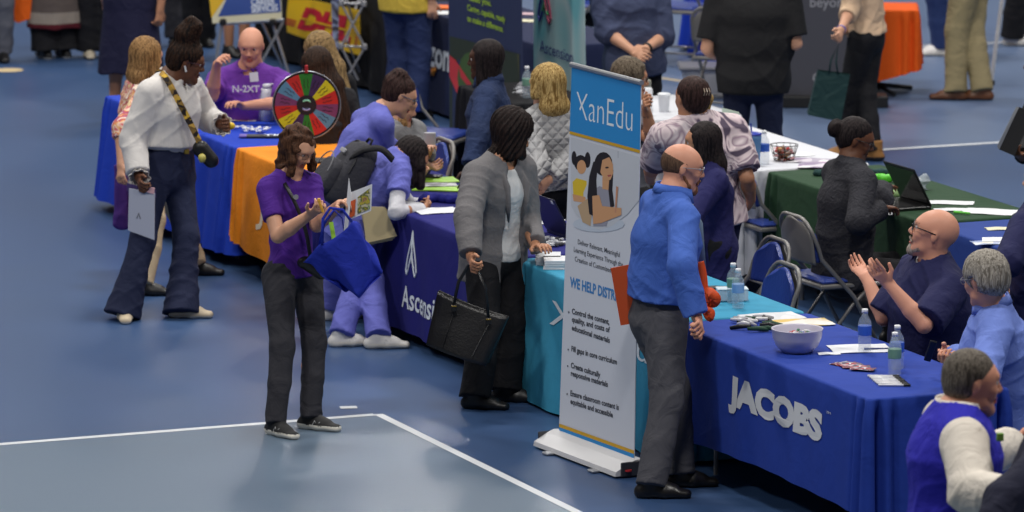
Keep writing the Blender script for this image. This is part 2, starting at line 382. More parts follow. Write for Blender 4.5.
class Cloth:
    def __init__(s, org, L, W, ztop, hem, amp=.012, seed=0, freq=9, flare=.03, d1=None, d2=None, pleat=.03):
        s.o = V(org); s.L = L; s.W = W; s.z = ztop; s.hem = hem; s.amp = amp; s.seed = seed; s.fr = freq; s.fl = flare; s.d1 = d1 or ROW; s.d2 = d2 or DEP; s.pl = pleat
    def off(s, x, t, cd, side):
        ph = s.seed*1.7+side*2.1
        w = math.sin(s.fr*x+ph+.8*math.sin(3.1*x+ph))*.6+.4*math.sin(s.fr*2.3*x+2*ph+1.5*t)
        w = s.amp*w*t**.7 + s.fl*t
        gg = lambda c, q: math.exp(-((cd-c)/q)**2); w += s.pl*min(1, t*7)*(.5*gg(0,.03)-1.5*gg(.055,.014)+.5*gg(.095,.022)-.9*gg(.14,.014))
        return w
    def pt(s, x, y, nx, ny, cd, side, z):
        h = s.hem(x, y) if callable(s.hem) else s.hem
        t = max(0, (s.z-z)/s.z); w = s.off(x if side in (0,2) else y, t, cd, side)
        return s.o+s.d1*(x+nx*w)+s.d2*(y+ny*w)+V((0,0,z))
    def front(s, a, z, lift=.004): # a from near corner
        cd = min(a, s.L-a); p = s.pt(a, 0, 0, -1, max(cd, 0), 0, z); return p-s.d2*lift
    def fuv(s, px, py):
        p = on_plane(px, py, s.o-s.d2*.02, s.d2); return (p-s.o).dot(s.d1), p.z
    def build(s, m, label, group=None, name='tablecloth'):
        pa = seg_path(s.L, s.W); n = len(pa); vs = []; fs = []; NR = 16
        for j in range(NR+1):
            for (x, y, nx, ny, cd, side) in pa:
                h = s.hem(x, y) if callable(s.hem) else s.hem
                if j == 0: vs.append(s.o+s.d1*(x-nx*.02)+s.d2*(y-ny*.02)+V((0,0,s.z)))
                elif j == 1: vs.append(s.o+s.d1*(x-nx*.004)+s.d2*(y-ny*.004)+V((0,0,s.z-.003)))
                else:
                    z = s.z-.012-(s.z-.012-h)*(j-2)/(NR-2); vs.append(s.pt(x, y, nx, ny, cd, side, z))
        for j in range(NR):
            for k in range(n): fs.append((j*n+k, (j+1)*n+k, (j+1)*n+(k+1)%n, j*n+(k+1)%n))
        # the top, with faint creases
        fs.append(tuple(range(n)))
        o = mesh_obj(name, vs, [f[::-1] if len(f) > 4 else f for f in fs], m, None, True)
        bm_fix(o); return tag(o, label, 'tablecloth', group)
def bm_fix(o):
    import bmesh
    b = bmesh.new(); b.from_mesh(o.data); bmesh.ops.recalc_face_normals(b, faces=b.faces); b.to_mesh(o.data); b.free()
steel = mat('grey_steel', (120,120,122), rough=.45, metal=.6); dark = mat('dark_plastic', (22,22,24), rough=.5)
def under_table(org, L, W, ztop, label, d1=None, d2=None):
    d1 = d1 or ROW; d2 = d2 or DEP; M = Matrix((d1, d2, V((0,0,1)))).transposed().to_4x4(); M.translation = V(org)
    t = thing('folding_table', label, 'table', (0,0,0)); t.location = V(org)+d1*L/2+d2*W/2
    b = MB(M); b.box((L/2, W/2, ztop-.022), (L-.02, W-.02, .03), bev=.004); b.build('tabletop', mat('table_grey', (150,148,142)), t)
    for x in (.25, L-.25):
        for y in (.09, W-.09):
            b = MB(M); b.tube([(x,y,ztop-.04),(x,y,0)], .013); b.build('leg', steel, t)
        b = MB(M); b.tube([(x,.09,.25),(x,W-.09,.25)], .01); b.build('crossbar', steel, t)
    return t
def text_uv(name, txt, surf, u0, v0, u1, v1, m, parent=None, bold=0, sp=1, shear=0):
    """text stretched into the box u0..u1, v0..v1 of a surface surf(u,v)"""
    vs, fs = text_geo(txt, 1, bold, 'LEFT', .0, sp=sp)
    vs = [V((v.x+shear*v.y, v.y, 0)) for v in vs]
    x0 = min(v.x for v in vs); x1 = max(v.x for v in vs); y0 = min(v.y for v in vs); y1 = max(v.y for v in vs)
    w = [surf(u0+(u1-u0)*(v.x-x0)/(x1-x0), v0+(v1-v0)*(v.y-y0)/(y1-y0)) for v in vs]
    return mesh_obj(name, w, fs, m, parent)
WD = .76
blueA = cloth('cloth_royal', (32,60,150), var=.05, bump=(6,.25)); turq = cloth('cloth_turquoise', (58,146,180), var=.05, bump=(6,.25))
indigo = cloth('cloth_indigo', (34,34,112), bump=(6,.25)); orange = cloth('cloth_orange', (232,140,34), var=.06, bump=(18,.25))
blueB = cloth('cloth_bright_blue', (28,62,180), bump=(6,.3)); green = cloth('cloth_green', (38,66,44), bump=(8,.3))
prn = mat('print_silver', (208,210,214), rough=.6)
J = Cloth(R(0,0), 2.24, WD, .747, lambda x,y: .17+.03*math.sin(1.5*x), seed=1, amp=.012, pleat=.04)
jc = J.build(blueA, 'royal blue tablecloth printed JACOBS on its front')
u0, v0 = J.fuv(727, 411); u1, v1 = J.fuv(823, 404)
zb = J.fuv(732, 413)[1]; zt = J.fuv(740, 379)[1]
print('JAC', u0, u1, zb, zt, J.fuv(816, 442), J.fuv(816, 406))
text_uv('jacobs_lettering', 'JACOBS', lambda a, z: J.front(a, z), u0, zb-.005, u1+.02, zt, prn, jc, bold=.065, sp=.97)
u, z = J.fuv(824, 412); text_uv('trademark', 'TM', lambda a, z: J.front(a, z), u, z-.006, u-.045, z+.006, prn, jc)
under_table(R(.03,.02), 2.18, WD-.04, .743, 'folding table under the royal blue JACOBS cloth')
X = Cloth(R(2.27,0), 2.1, WD, .746, .015, seed=4, amp=.016, flare=.05)
xc = X.build(turq, 'turquoise tablecloth behind the tall white and blue banner')
uu, zz = X.fuv(550, 318)
wl = mat('print_white', (225,232,238), rough=.6)
u0, zb = X.fuv(551, 322); u1, zt = X.fuv(640, 296)
text_uv('booth_lettering', 'XanEdu', lambda a, z: X.front(a, z), u0, zb-.01, u1-.1, zb+.12, wl, xc)
under_table(R(2.3,.02), 2.04, WD-.04, .742, 'folding table under the turquoise cloth')
# narrow table behind the turquoise one, under dark indigo cloth, with the laptop
A_ = Cloth(R(4.42,.03), 3.1, WD, .746, .075, seed=2, amp=.02, flare=.05)
ac = A_.build(indigo, 'indigo tablecloth printed Ascension on its front')
u0, zb = A_.fuv(404, 303); u1, zt = A_.fuv(449, 306)
text_uv('ascension_lettering', 'Ascension', lambda a, z: A_.front(a, z), u0, zb-.02, u1, zb+.11, wl, ac, bold=.014)
def mark(surf, cu, cz, s_, mats_, par, name='ascension_mark', sx=-1, w=.0045):
    for i, (pts) in enumerate([[(-.5,-.9),(-.75,-1.15),(-.95,-.9),(-.7,-.3),(-.2,.5),(0,1.0),(.1,.4),(-.1,-.2),(-.5,-.9)],
                               [(.5,-.9),(.75,-1.15),(.95,-.9),(.7,-.3),(.2,.5),(0,1.0),(-.1,.4),(.1,-.2),(.5,-.9)],
                               [(-.5,-.75),(-.2,-.5),(.0,-.15),(.2,-.5),(.5,-.75)]]):
        P2 = []
        for k in range(len(pts)-1):
            for t in range(4):
                q = t/4; P2.append((pts[k][0]*(1-q)+pts[k+1][0]*q, pts[k][1]*(1-q)+pts[k+1][1]*q))
        P2.append(pts[-1]); b = MB(); b.tube([surf(cu+sx*s_*.6*x, cz+s_*y) for x, y in P2], w, 6); b.build(name, mats_[i % len(mats_)], par)
cu, cz = A_.fuv(411, 252); mark(lambda a, z: A_.front(a, z), cu, cz, .12, [wl], ac)
for i in (0, 1): under_table(R(4.45+1.52*i,.05), 1.5, WD-.04, .742, 'folding table under the %s half of the indigo cloth' % ('near', 'far')[i])
O = Cloth(R(7.56,0), 1.3, WD, .748, lambda x,y: .1+.07*x/1.3, seed=5, amp=.022, freq=7, flare=.06)
oc = O.build(orange, 'orange tablecloth with white letters JS behind the purple T-shirt')
jsm = mat('print_js', (236,222,190)); u0, zb = O.fuv(259, 229); u1, zt = O.fuv(272, 182)
text_uv('js_lettering', 'JS', lambda a, z: O.front(a, z), u0, zb, u0-.3, zt, jsm, oc)
under_table(R(7.58,.02), 1.24, WD-.04, .744, 'folding table under the orange cloth')
B = Cloth(R(8.87,0), 2.55, WD, .746, .08, seed=3, amp=.03, freq=12, flare=.1)
bc = B.build(blueB, 'bright blue tablecloth left of the orange one')
under_table(R(8.9,.02), 2.45, WD-.04, .742, 'folding table under the bright blue cloth')
# second row
Gc = Cloth(R(4.62,2.62), 2.1, WD, .747, .25, seed=6, amp=.012)
Gc.build(green, 'dark green tablecloth with laptop and papers')
under_table(R(4.65,2.64), 2.04, WD-.04, .743, 'folding table under the dark green cloth')
wcl = cloth('cloth_white', (206,208,214), bump=(6,.2))
Wc = Cloth(R(6.75,2.45), 2.1, WD+.12, .752, .12, seed=7, amp=.02)
Wc.build(wcl, 'white tablecloth with candy basket and blue tumbler')
under_table(R(6.78,2.47), 2.04, WD+.08, .748, 'folding table under the white cloth')
B2 = Cloth(R(2.3,2.62), 2.27, WD, .745, .2, seed=8, amp=.01)
B2.build(cloth('cloth_mid_blue', (36,62,134), bump=(6,.2)), 'blue tablecloth at the right, beyond the green one')
under_table(R(2.33,2.64), 2.2, WD-.04, .741, 'folding table under the blue cloth beyond the green one')
# ---------------------------------------------------------------- camera, light
cam = bpy.data.cameras.new('camera'); co = bpy.data.objects.new('camera', cam); C.objects.link(co); co.location = CAM
co.rotation_euler = (math.pi/2-TH, 0, 0); cam.sensor_width = 36; cam.lens = FPX/1024*36; cam.clip_end = 300; cam.clip_start = 1
cam.dof.use_dof = True; cam.dof.focus_distance = 28.6; cam.dof.aperture_fstop = 4.2
bpy.context.scene.camera = co
def lamp(x, y, z, sx, sy, e, col=(1,.97,.93), rot=(0,0,0)):
    l = bpy.data.lights.new('arena_lamp', 'AREA'); l.shape = 'RECTANGLE'; l.size = sx; l.size_y = sy; l.energy = e; l.color = col
    o = bpy.data.objects.new('arena_lamp', l); C.objects.link(o); o.location = (x, y, z); o.rotation_euler = rot; return o
for y in (22, 34, 46, 60):
    for x in (-9, 0, 9): lamp(x, y, 12, 1.8, 1.2, 700)
lamp(-16, 66, 9, 20, 6, 1500, (.95,.97,1), (math.radians(70), 0, math.radians(18)))  # added broad fill at the back left, brightens the left of the floor
w = bpy.data.worlds.new('hall'); bpy.context.scene.world = w; w.use_nodes = True
w.node_tree.nodes['Background'].inputs[0].default_value = (.62,.66,.74,1); w.node_tree.nodes['Background'].inputs[1].default_value = .1
vs_ = bpy.context.scene.view_settings; vs_.view_transform = 'Standard'; vs_.look = 'None'; vs_.exposure = 0; vs_.gamma = 1; vs_.use_curve_mapping = False
# ================================================================ people
UP = V((0,0,1))
def fwd(y): a = math.radians(y); return V((math.sin(a), math.cos(a), 0))
def lerp(a, b, t): return a+(b-a)*t
SK = {'light': (204,154,126), 'pink': (210,150,124), 'tan': (180,128,98), 'brown': (104,66,46), 'dark': (70,44,32), 'olive': (196,146,112)}
def skin(k): return mat('skin_'+k, SK[k], rough=.5, spec=.35, bump=(60,.05))
def lipm(k): c = SK[k]; return mat('lips_'+k, (min(255,c[0]*.86), c[1]*.62, c[2]*.62), rough=.45)
def hairm(name, c, c2=None):
    c2 = c2 or tuple(min(255, x*1.7+8) for x in c)
    def f(nt, src, b):
        ramp_noise([c, c, c2, c, c2], 14, detail=3, stretch=(7,7,.7), dist=.3)(nt, src, b)
    m = tex_mat('hair_'+name, f, rough=.6, spec=.12); return m
class Person:
    def __init__(s, label, by, hy=None, hp=0, hr=0, sc=1.0, h=.0075, sk='light', sw=.19, group=None, fat=1.0, name='person', hs=1.0):
        s.label = label; s.by = by; s.hy = by if hy is None else hy; s.hp = hp; s.hr = hr; s.sc = sc; s.h = h; s.sk = sk; s.sw = sw*sc; s.fat = fat; s.J = {}; s.hs = hs*sc
        s.f = fwd(by); s.r = V((s.f.y, -s.f.x, 0)); s.group = group; s.seed = sum(map(ord, label)) % 97
        s.no_legs = False
    # -- joints
    def torso(s, hip, neck, Y=None, dn=0, head=None, dh=None, hw=.095, roll=0, shp=None, twist=0):
        s.J['hip'] = P(hip[0], hip[1], Y) if len(hip) == 2 else V(hip); s.Y = Y
        s.J['neck'] = P(neck[0], neck[1], Y+dn)
        u = (s.J['neck']-s.J['hip']).normalized(); s.u = u
        fs = fwd(s.by+twist); rs_ = V((fs.y, -fs.x, 0)); s.r2 = (rs_-u*rs_.dot(u)*.5).normalized(); s.f2 = u.cross(s.r2)*-1
        if s.f2.dot(s.f) < 0: s.f2 = -s.f2
        dr = u*(-.045*s.sc)
        s.J['sR'] = s.J['neck']+s.r2*s.sw+dr+UP*roll*s.sw; s.J['sL'] = s.J['neck']-s.r2*s.sw+dr-UP*roll*s.sw
        s.J['hR'] = s.J['hip']+s.r*hw*s.sc-UP*.03*s.sc; s.J['hL'] = s.J['hip']-s.r*hw*s.sc-UP*.03*s.sc
        f0 = fwd(s.hy)
        a = math.radians(s.hp); hf = f0*math.cos(a)+UP*math.sin(a); hu = UP*math.cos(a)-f0*math.sin(a); hr_ = V((f0.y, -f0.x, 0))
        b = math.radians(s.hr); hu2 = hu*math.cos(b)+hr_*math.sin(b); hr2 = hr_*math.cos(b)-hu*math.sin(b)
        s.hf, s.hu, s.hrr = hf, hu2, hr2
        if head is not None: s.J['head'] = P(head[0], head[1], s.J['neck'].y+(s.f.y*.03 if dh is None else dh))
        else: s.J['head'] = s.J['neck']+UP*.2
        return s
    def arm(s, side, e=None, w=None, hd=None, pn=None, curl=.5, Lu=.285, Lf=.25, hang=None, curls=None, thumb=0):
        S0 = s.J['s'+side]; L = Lu*s.sc; F = Lf*s.sc
        if hang is not None:                       # relaxed: direction vectors
            E = S0+V(hang[0]).normalized()*L; Wp = E+V(hang[1]).normalized()*F
        else:
            E = rs(e[0], e[1], S0, L, e[2]) if len(e) == 3 else P(e[0], e[1], S0.y+e[3])
            Wp = rs(w[0], w[1], E, F, w[2]) if len(w) == 3 else P(w[0], w[1], E.y+w[3])
        s.J['e'+side] = E; s.J['w'+side] = Wp
        d = (Wp-E).normalized()
        if hd is not None:
            d = V(hd) if len(hd) == 3 and abs(hd[0]) <= 1.01 and abs(hd[1]) <= 1.01 else (rs(hd[0], hd[1], Wp, .17*s.sc, hd[2])-Wp)
            d.normalize()
        mid = s.J['hip'].lerp(s.J['neck'], .5)
        n = V(pn) if pn is not None else (mid+s.f*.2-Wp)
        n = (n-d*n.dot(d)).normalized(); s.J['hand'+side] = (Wp, d, n, curl, curls, thumb); return s
    def leg(s, side, foot, yaw=None, z=.085, bend=None, heel=0, st=True):
        A = G(foot[0], foot[1], z*s.sc) if len(foot) == 2 else V(foot)
        Hh = s.J['h'+side]; d = A-Hh; D = d.length; L1 = .43*s.sc; L2 = .41*s.sc
        if st or D > (L1+L2)*.995: k = D/(L1+L2)*1.005; L1 *= k; L2 *= k
        if D > .98*s.sc: print('leg long', s.label[:30], round(D, 2))
        x = (L1*L1-L2*L2+D*D)/(2*D); hgt = math.sqrt(max(0, L1*L1-x*x)); u = d/D; pole = V(bend) if bend else fwd(s.by if yaw is None else (yaw+s.by)/2)
        pole = (pole-u*pole.dot(u)).normalized()
        s.J['k'+side] = Hh+u*x+pole*hgt; s.J['a'+side] = A; s.J['fy'+side] = s.by if yaw is None else yaw; s.J['heel'+side] = heel; return s
    def sit_legs(s, spread=.12, fold=0, thigh=.42):
        for side, q in (('R',1),('L',-1)):
            Hh = s.J['h'+side]; K = Hh+s.f*thigh*s.sc+s.r*q*spread*.4; K.z = max(Hh.z, .44)-.01
            A = K+s.f*fold; A.z = .085; s.J['k'+side] = K; s.J['a'+side] = A; s.J['fy'+side] = s.by; s.J['heel'+side] = 0
        return s
    # -- body
    def tpts(s):
        H, N = s.J['hip'], s.J['neck']; sc = s.sc
        return [H-s.u*.03*sc, lerp(H, N, .34), lerp(H, N, .68), lerp(H, N, .9)]
    def trad(s, e=0, belly=0):
        f = s.fat; sc = s.sc; k = s.sw/(.19*sc)
        return [((.158*f+e)*sc, (.112*f+e)*sc), ((.128*f*k+e+belly*.5)*sc, (.1*f+e+belly)*sc), ((.15*f*k+e)*sc, (.113*f+e+belly*.4)*sc), ((.125*k*f+e)*sc, (.075*f+e)*sc)]
    def head_sd(s, S):
        c, f, u, r = s.J['head'], s.hf, s.hu, s.hrr; q = s.hs
        def p(x, y, z): return c+r*x*q+f*y*q+u*z*q
        S.ell(p(0,-.012,.028), (r,f,u), (.076*q,.094*q,.085*q), .02)
        S.e(p(0,.03,.02), p(0,.028,-.06), (.062*q,.058*q), (.05*q,.052*q), r, .03)
        S.e(p(-.03,.035,-.068), p(0,.07,-.096), .022*q, .019*q, k=.025); S.e(p(.03,.035,-.068), p(0,.07,-.096), .022*q, .019*q, k=.025)
        S.e(p(-.028,.078,.034), p(.028,.078,.034), .011*q, k=.02)                       # brow
        S.e(p(0,.086,.018), p(0,.105,-.016), .0075*q, .010*q, k=.012)                     # nose
        S.e(p(-.011,.096,-.022), p(.011,.096,-.022), .0085*q, k=.008)
        for x in (-1,1):
            S.e(p(x*.036,.068,-.018), p(x*.03,.07,-.035), .018*q, .016*q, k=.02)         # cheek
            S.ell(p(x*.031,.092,.014), (r,f,u), (.014*q,.01*q,.008*q), .012, sub=True)   # eye socket
            S.ell(p(x*.077,-.006,0), (r,f,u), (.007*q,.015*q,.026*q), .006)               # ear
        S.ell(p(0,.089,-.05), (r,f,u), (.02*q,.009*q,.0055*q), .005); S.ell(p(0,.087,-.064), (r,f,u), (.018*q,.01*q,.0065*q), .005)
        S.ell(p(0,.099,-.057), (r,f,u), (.022*q,.006*q,.0022*q), .002, sub=True)
        N = s.J['neck']; S.e(p(0,-.018,-.045), N-s.u*.03*s.sc-s.f2*.005, (.056*s.sc*s.fat**.5,.057*s.sc), (.068*s.sc*s.fat**.5,.064*s.sc), r, .03)
    def hand_sd(s, S, side):
        Wp, d, n, curl, curls, th = s.J['hand'+side]; q = s.sc*1.0; t = d.cross(n)*(1 if side == 'R' else -1)
        S.e(Wp-d*.01*q, Wp+d*.075*q, (.028*q,.017*q), (.036*q,.013*q), t, .012)
        for i, (o, L) in enumerate(((.031,.07),(.0105,.08),(-.0105,.074),(-.031,.058))):
            c = curls[i] if curls else curl*(1+.1*i); b = Wp+d*.08*q+t*o*q; dd = d; r0 = .0092*q
            dd = (d+t*o*1.6).normalized()
            for j, fr in enumerate((.45,.32,.25)):
                a = c*(.75 if j == 0 else 1.0); ax = dd; dd = (dd*math.cos(a)+n*math.sin(a)).normalized(); nn = (n*math.cos(a)-ax*math.sin(a)).normalized()
                e_ = b+dd*L*fr*q; S.e(b, e_, r0, r0*.9, k=.003); b = e_; r0 *= .9; n_, n = n, nn
            n = s.J['hand'+side][2]
        b = Wp+d*.022*q+t*.022*q; m1 = (t*.75+d*.6+n*(.35+th)).normalized(); e_ = b+m1*.042*q; S.e(b, e_, .0135*q, .0105*q, k=.01)
        m2 = (d*.9+t*.25+n*(.35+th)).normalized(); S.e(e_, e_+m2*.034*q, .0105*q, .0085*q, k=.003)
    def start(s):
        J = s.J; mid = (J['aR']+J['aL'])/2 if 'aR' in J else J['hip']; root = thing('person', s.label, 'person', (mid.x, mid.y, 0), s.group); s.root = root
        S = SD(s.h*.8 if s.h < .009 else s.h, .03*s.sc); sc = s.sc
        S.chain(s.tpts(), s.trad(), s.r2, .05)
        S.e(J['sL'].lerp(J['neck'], .15), J['sR'].lerp(J['neck'], .15), .05*sc, k=.06)
        for q in 'LR':
            S.e(J['neck']+s.u*.055*sc, lerp(J['neck'], J['s'+q], .65)+s.u*.014*sc, .046*sc*s.fat**.5, .042*sc, k=.045)
            if 'e'+q in J:
                S.e(J['s'+q], J['e'+q], .05*sc, .04*sc); S.e(J['e'+q], lerp(J['e'+q], J['w'+q], .35), .039*sc, .041*sc, k=.01); S.e(lerp(J['e'+q], J['w'+q], .35), J['w'+q], .041*sc, .026*sc, k=.01); s.hand_sd(S, q)
            if 'k'+q in J:
                kk, aa, hh = J['k'+q], J['a'+q], J['h'+q]; S.e(hh, kk, .083*sc, .05*sc, k=.02); cf = lerp(kk, aa, .33)-fwd(J['fy'+q])*.015
                S.e(kk, cf, .049*sc, .052*sc, k=.01); S.e(cf, aa, .052*sc, .034*sc, k=.01); ff = fwd(J['fy'+q]); S.e(aa-UP*.035, aa+ff*.12*sc-UP*.058*sc, .026*sc, .018*sc, k=.01)
        s.head_sd(S)
        c, f, u, r = J['head'], s.hf, s.hu, s.hrr; q = s.hs
        def col(ce):
            d = ce-np.array(c); x, y, z = d@np.array(r), d@np.array(f), d@np.array(u)
            return ((np.abs(x) < .023*q) & (y > .082*q) & (z > -.07*q) & (z < -.045*q))*1
        s.body = S.mesh('body', [skin(s.sk), lipm(s.sk)], root, col)
        # eyes
        if s.h < .009:
            for x in (-1,1):
                M = frame(c+r*x*.031*q+f*.0745*q+u*.014*q, r, f); b = MB(M); vs = []; fs = []; fm = []
                rr = .0125*q; N = 10
                for i in range(6):
                    th = math.pi*.5*i/5
                    for k in range(N): ph = 2*math.pi*k/N; vs.append((rr*math.sin(th)*math.cos(ph), rr*math.cos(th), rr*math.sin(th)*math.sin(ph)))
                for i in range(5):
                    for k in range(N): fs.append((i*N+k, i*N+(k+1)%N, (i+1)*N+(k+1)%N, (i+1)*N+k)); fm.append(1 if i < 2 else 0)
                b.add(vs, fs); b.fm = fm; b.build('eye', [mat('eye_white', (205,200,195), rough=.3), mat('iris', (40,28,22), rough=.2)], root, True)
        return s
    def brows(s, col):
        c, f, u, r = s.J['head'], s.hf, s.hu, s.hrr; q = s.hs
        for x in (-1,1):
            b = MB(); b.tube([c+r*x*a*q+f*y*q+u*z*q for a, y, z in ((.014,.09,.034),(.03,.087,.04),(.048,.073,.034))], [.003*q,.004*q,.002*q], 6); b.build('eyebrow', col, s.root, True)
        return s
    def top(s, m, ease=.012, hem=.12, sleeve=1.6, name='shirt', neck=.07, vneck=0, flare=0, open_=0, belly=0, fold=.0075, cuff=0, k=None, sleeve_w=.0, colour=None, boxy=0, nodrop=False):
        J = s.J; sc = s.sc; S = SD(s.h, .035*sc); T = s.tpts(); Rr = s.trad(ease, belly); H = J['hip']
        if boxy: Rr[1] = (max(Rr[1][0], Rr[2][0]-.01+boxy*.01), Rr[1][1]+boxy*.012)
        hp_ = H-s.u*hem*sc if not nodrop else H-s.u*hem*sc
        hemclip = [(tuple(hp_), tuple(-UP if hem > .2 else -s.u))]
        r0 = Rr[0]; low = H-UP*(hem+.05)*sc if hem > .2 else H-s.u*(hem+.05)*sc
        S.e(low, T[0], (r0[0]+flare*sc, r0[1]+flare*sc), r0, s.r, .03, hemclip)
        S.e(T[0], T[1], Rr[0], Rr[1], s.r2, .05, hemclip); S.e(T[1], T[2], Rr[1], Rr[2], s.r2, .05); S.e(T[2], T[3], Rr[2], Rr[3], s.r2, .05)
        S.e(J['sL'].lerp(J['neck'], .12), J['sR'].lerp(J['neck'], .12), (.05+ease*.7)*sc, k=.06)
        S.e(J['neck']-s.u*.03, J['neck']+(J['head']-J['neck'])*.12, (.068+ease*.4)*sc, (.052+ease*.4)*sc, k=.04)
        for q in 'LR':
            S.e(J['neck']+s.u*.038*sc, lerp(J['neck'], J['s'+q], .65)+s.u*.014*sc, (.048+ease*.6)*sc*s.fat**.5, (.044+ease*.6)*sc, k=.045)
            if 'e'+q not in J or sleeve <= 0: continue
            a, b, c = J['s'+q], J['e'+q], J['w'+q]; w = ease*1.1+sleeve_w
            if sleeve <= 1:
                e_ = lerp(a, b, sleeve); n = (b-a).normalized(); S.e(a, b, (.048+w)*sc, (.048+w*1.3)*sc, k=.03, clip=[(tuple(e_), tuple(n))])
            else:
                t = sleeve-1; e_ = lerp(b, c, t); n = (c-b).normalized()
                S.e(a, b, (.049+w)*sc, (.044+w)*sc); S.e(b, c+n*.02, (.045+w)*sc, (.032+w*.9+cuff)*sc, k=.015, clip=[(tuple(e_), tuple(n))])
        nb = J['neck']+s.f2*.02*sc+s.u*.035*sc
        S.e(nb+s.u*.05, nb, neck*1.05*sc, neck*sc, k=.004, sub=True)
        fr = s.f2
        if vneck:
            S.e(nb, J['neck']+fr*(.13+ease)*sc-s.u*vneck*sc, neck*.85*sc, .006, k=.004, sub=True)
        if open_:
            d0 = (.145+ease+belly); S.e(J['neck']+fr*(d0-.03)*sc+s.u*.05, H+fr*(d0-.0)*sc-s.u*(hem+.1)*sc, open_*sc*.8, open_*sc*1.25, k=.01, sub=True)
        S.fold = folds(fold, 1/sc, s.seed) if fold else None
        o = S.mesh(name, m, s.root, colour); return o
    def sleeves_sd(s): pass
    def trousers(s, m, ease=.012, wide=0.0, length=.97, name='trousers', fold=.008, rise=.06, thighw=0, flarek=0, belt=None):
        length = max(length, 1.0)+.06
        J = s.J; sc = s.sc; S = SD(s.h, .03*sc); T = s.tpts(); Rr = s.trad(ease*.8); H = J['hip']; wp = H+s.u*rise*sc
        S.e(T[0]-UP*.02, T[1], (Rr[0][0], Rr[0][1]), Rr[1], s.r, .03, [(tuple(wp), tuple(s.u))])
        for q in 'LR':
            hh, kk, aa = J['h'+q], J['k'+q], J['a'+q]; d = (aa-kk).normalized(); e_ = kk+(aa-kk)*length
            S.e(hh, kk, (.09+ease+thighw)*sc, (.056+ease+wide*.4)*sc, k=.035)
            mid = lerp(kk, aa, .5)
            cl = [(tuple(e_), tuple(d))]
            S.e(kk, mid, (.056+ease+wide*.4)*sc, (.052+ease+wide*.6)*sc); S.e(mid, aa+d*.06, (.052+ease+wide*.6)*sc, (.042+ease+wide+flarek)*sc, clip=cl, k=.015)
        S.fold = folds(fold, .9/sc, s.seed+5) if fold else None
        o = S.mesh(name, m, s.root)
        if belt:
            b = MB(); pts = []
            rx, ry = lerp(Rr[0][0], Rr[1][0], .28)+.003, lerp(Rr[0][1], Rr[1][1], .28)+.003
            for k in range(28): a = 2*math.pi*k/28; pts.append(wp-s.u*.018+s.r*math.cos(a)*rx*1.01+s.f*math.sin(a)*ry*1.01)
            b.tube(pts, .013, 6, closed=True); b.build('belt', belt, s.root, True)
        return o
    def skirt(s, m, z=.4, w=.22, name='skirt', fold=.006, ease=.015, colour=None, w2=None):
        J = s.J; sc = s.sc; S = SD(s.h, .03); H = J['hip']; Rr = s.trad(ease); wp = lerp(H, J['neck'], .3)
        lo = V((H.x, H.y, z)); S.e(H, wp, Rr[0], Rr[1], s.r, .03, [(tuple(wp), tuple(s.u))]); S.e(lo-UP*.05, H, (w, w2 or w*.75), Rr[0], s.r, .04, [(tuple(lo), (0,0,-1))])
        S.fold = (lambda x, y, z_: fold*np.sin(26*(x+y*.3)+1.2*np.sin(8*y))*np.clip((H.z-z_)/.4, 0, 1)); return S.mesh(name, m, s.root, colour)
    def shoes(s, m, sole=None, style='shoe', size=1.0):
        sole = sole or mat('sole_black', (20,20,20), rough=.6)
        for q in 'LR':
            if 'a'+q not in s.J: continue
            a = s.J['a'+q]; f = fwd(s.J['fy'+q]); r = V((f.y,-f.x,0)); sc = s.sc*size; hl = s.J['heel'+q]
            fl = V((a.x, a.y, 0)) if a.z < .12 else V((a.x, a.y, a.z-.085)); tilt = hl
            if tilt: f = (f*math.cos(tilt)-UP*math.sin(tilt)); up = r.cross(f); up = up if up.z > 0 else -up
            else: up = UP
            if tilt: fl = a-up*.085*s.sc
            def p(y, z): return fl+f*y*sc+up*z*sc
            S = SD(min(s.h, .006), .02); cl = [(tuple(fl+up*.002), tuple(-up))]
            hgt = .05 if style == 'flat' else .085
            S.e(p(-.05,.03), p(.06,.03), (.036*sc,.036*sc), (.044*sc,.034*sc), r, .02, cl); S.e(p(.06,.028), p(.165,.02), (.045*sc,.03*sc), (.034*sc,.022*sc), r, .02, cl)
            S.e(p(-.03,.03), p(-.025,hgt), .034*sc, .036*sc, k=.02, clip=cl+[(tuple(p(0,hgt+.015)), tuple(up))])
            if style != 'flat': S.e(p(0,.07), p(.1,.038), .036*sc, .03*sc, k=.02)
            if style == 'boot': S.e(p(-.02,.05), p(-.02,.14), .046*sc, .05*sc, k=.02, clip=[(tuple(p(0,.15)), tuple(up))])
            base = np.array(fl); uu = np.array(up); ht = .03 if style in ('sneaker','boot') else .014
            o = S.mesh('shoe', [m, sole], s.root, lambda ce: ((ce-base)@uu < ht)*1)
            if style in ('sneaker','boot'):
                b = MB()
                for i in range(3): y = .05+.022*i; z = .078-.014*i; b.tube([p(y,z)-r*.022, p(y,z+.006), p(y,z)+r*.022], .003, 5)
                b.build('laces', mat('lace', (30,30,30)) if style == 'sneaker' else mat('lace_brown', (70,50,30)), o)
                if style == 'sneaker' and s.h < .008:
                    for sx in (-1, 1): b = MB(); b.tube([p(y,z)+r*sx*w_*sc for y, z, w_ in ((.035,.035,.046),(.045,.058,.04),(.065,.036,.047),(.078,.055,.038))], .0025, 4); b.build('side_mark', mat('mark_grey', (190,190,190)), o)
        return s
    def hp_(s, x, y, z): q = s.hs; return s.J['head']+s.hrr*x*q+s.hf*y*q+s.hu*z*q
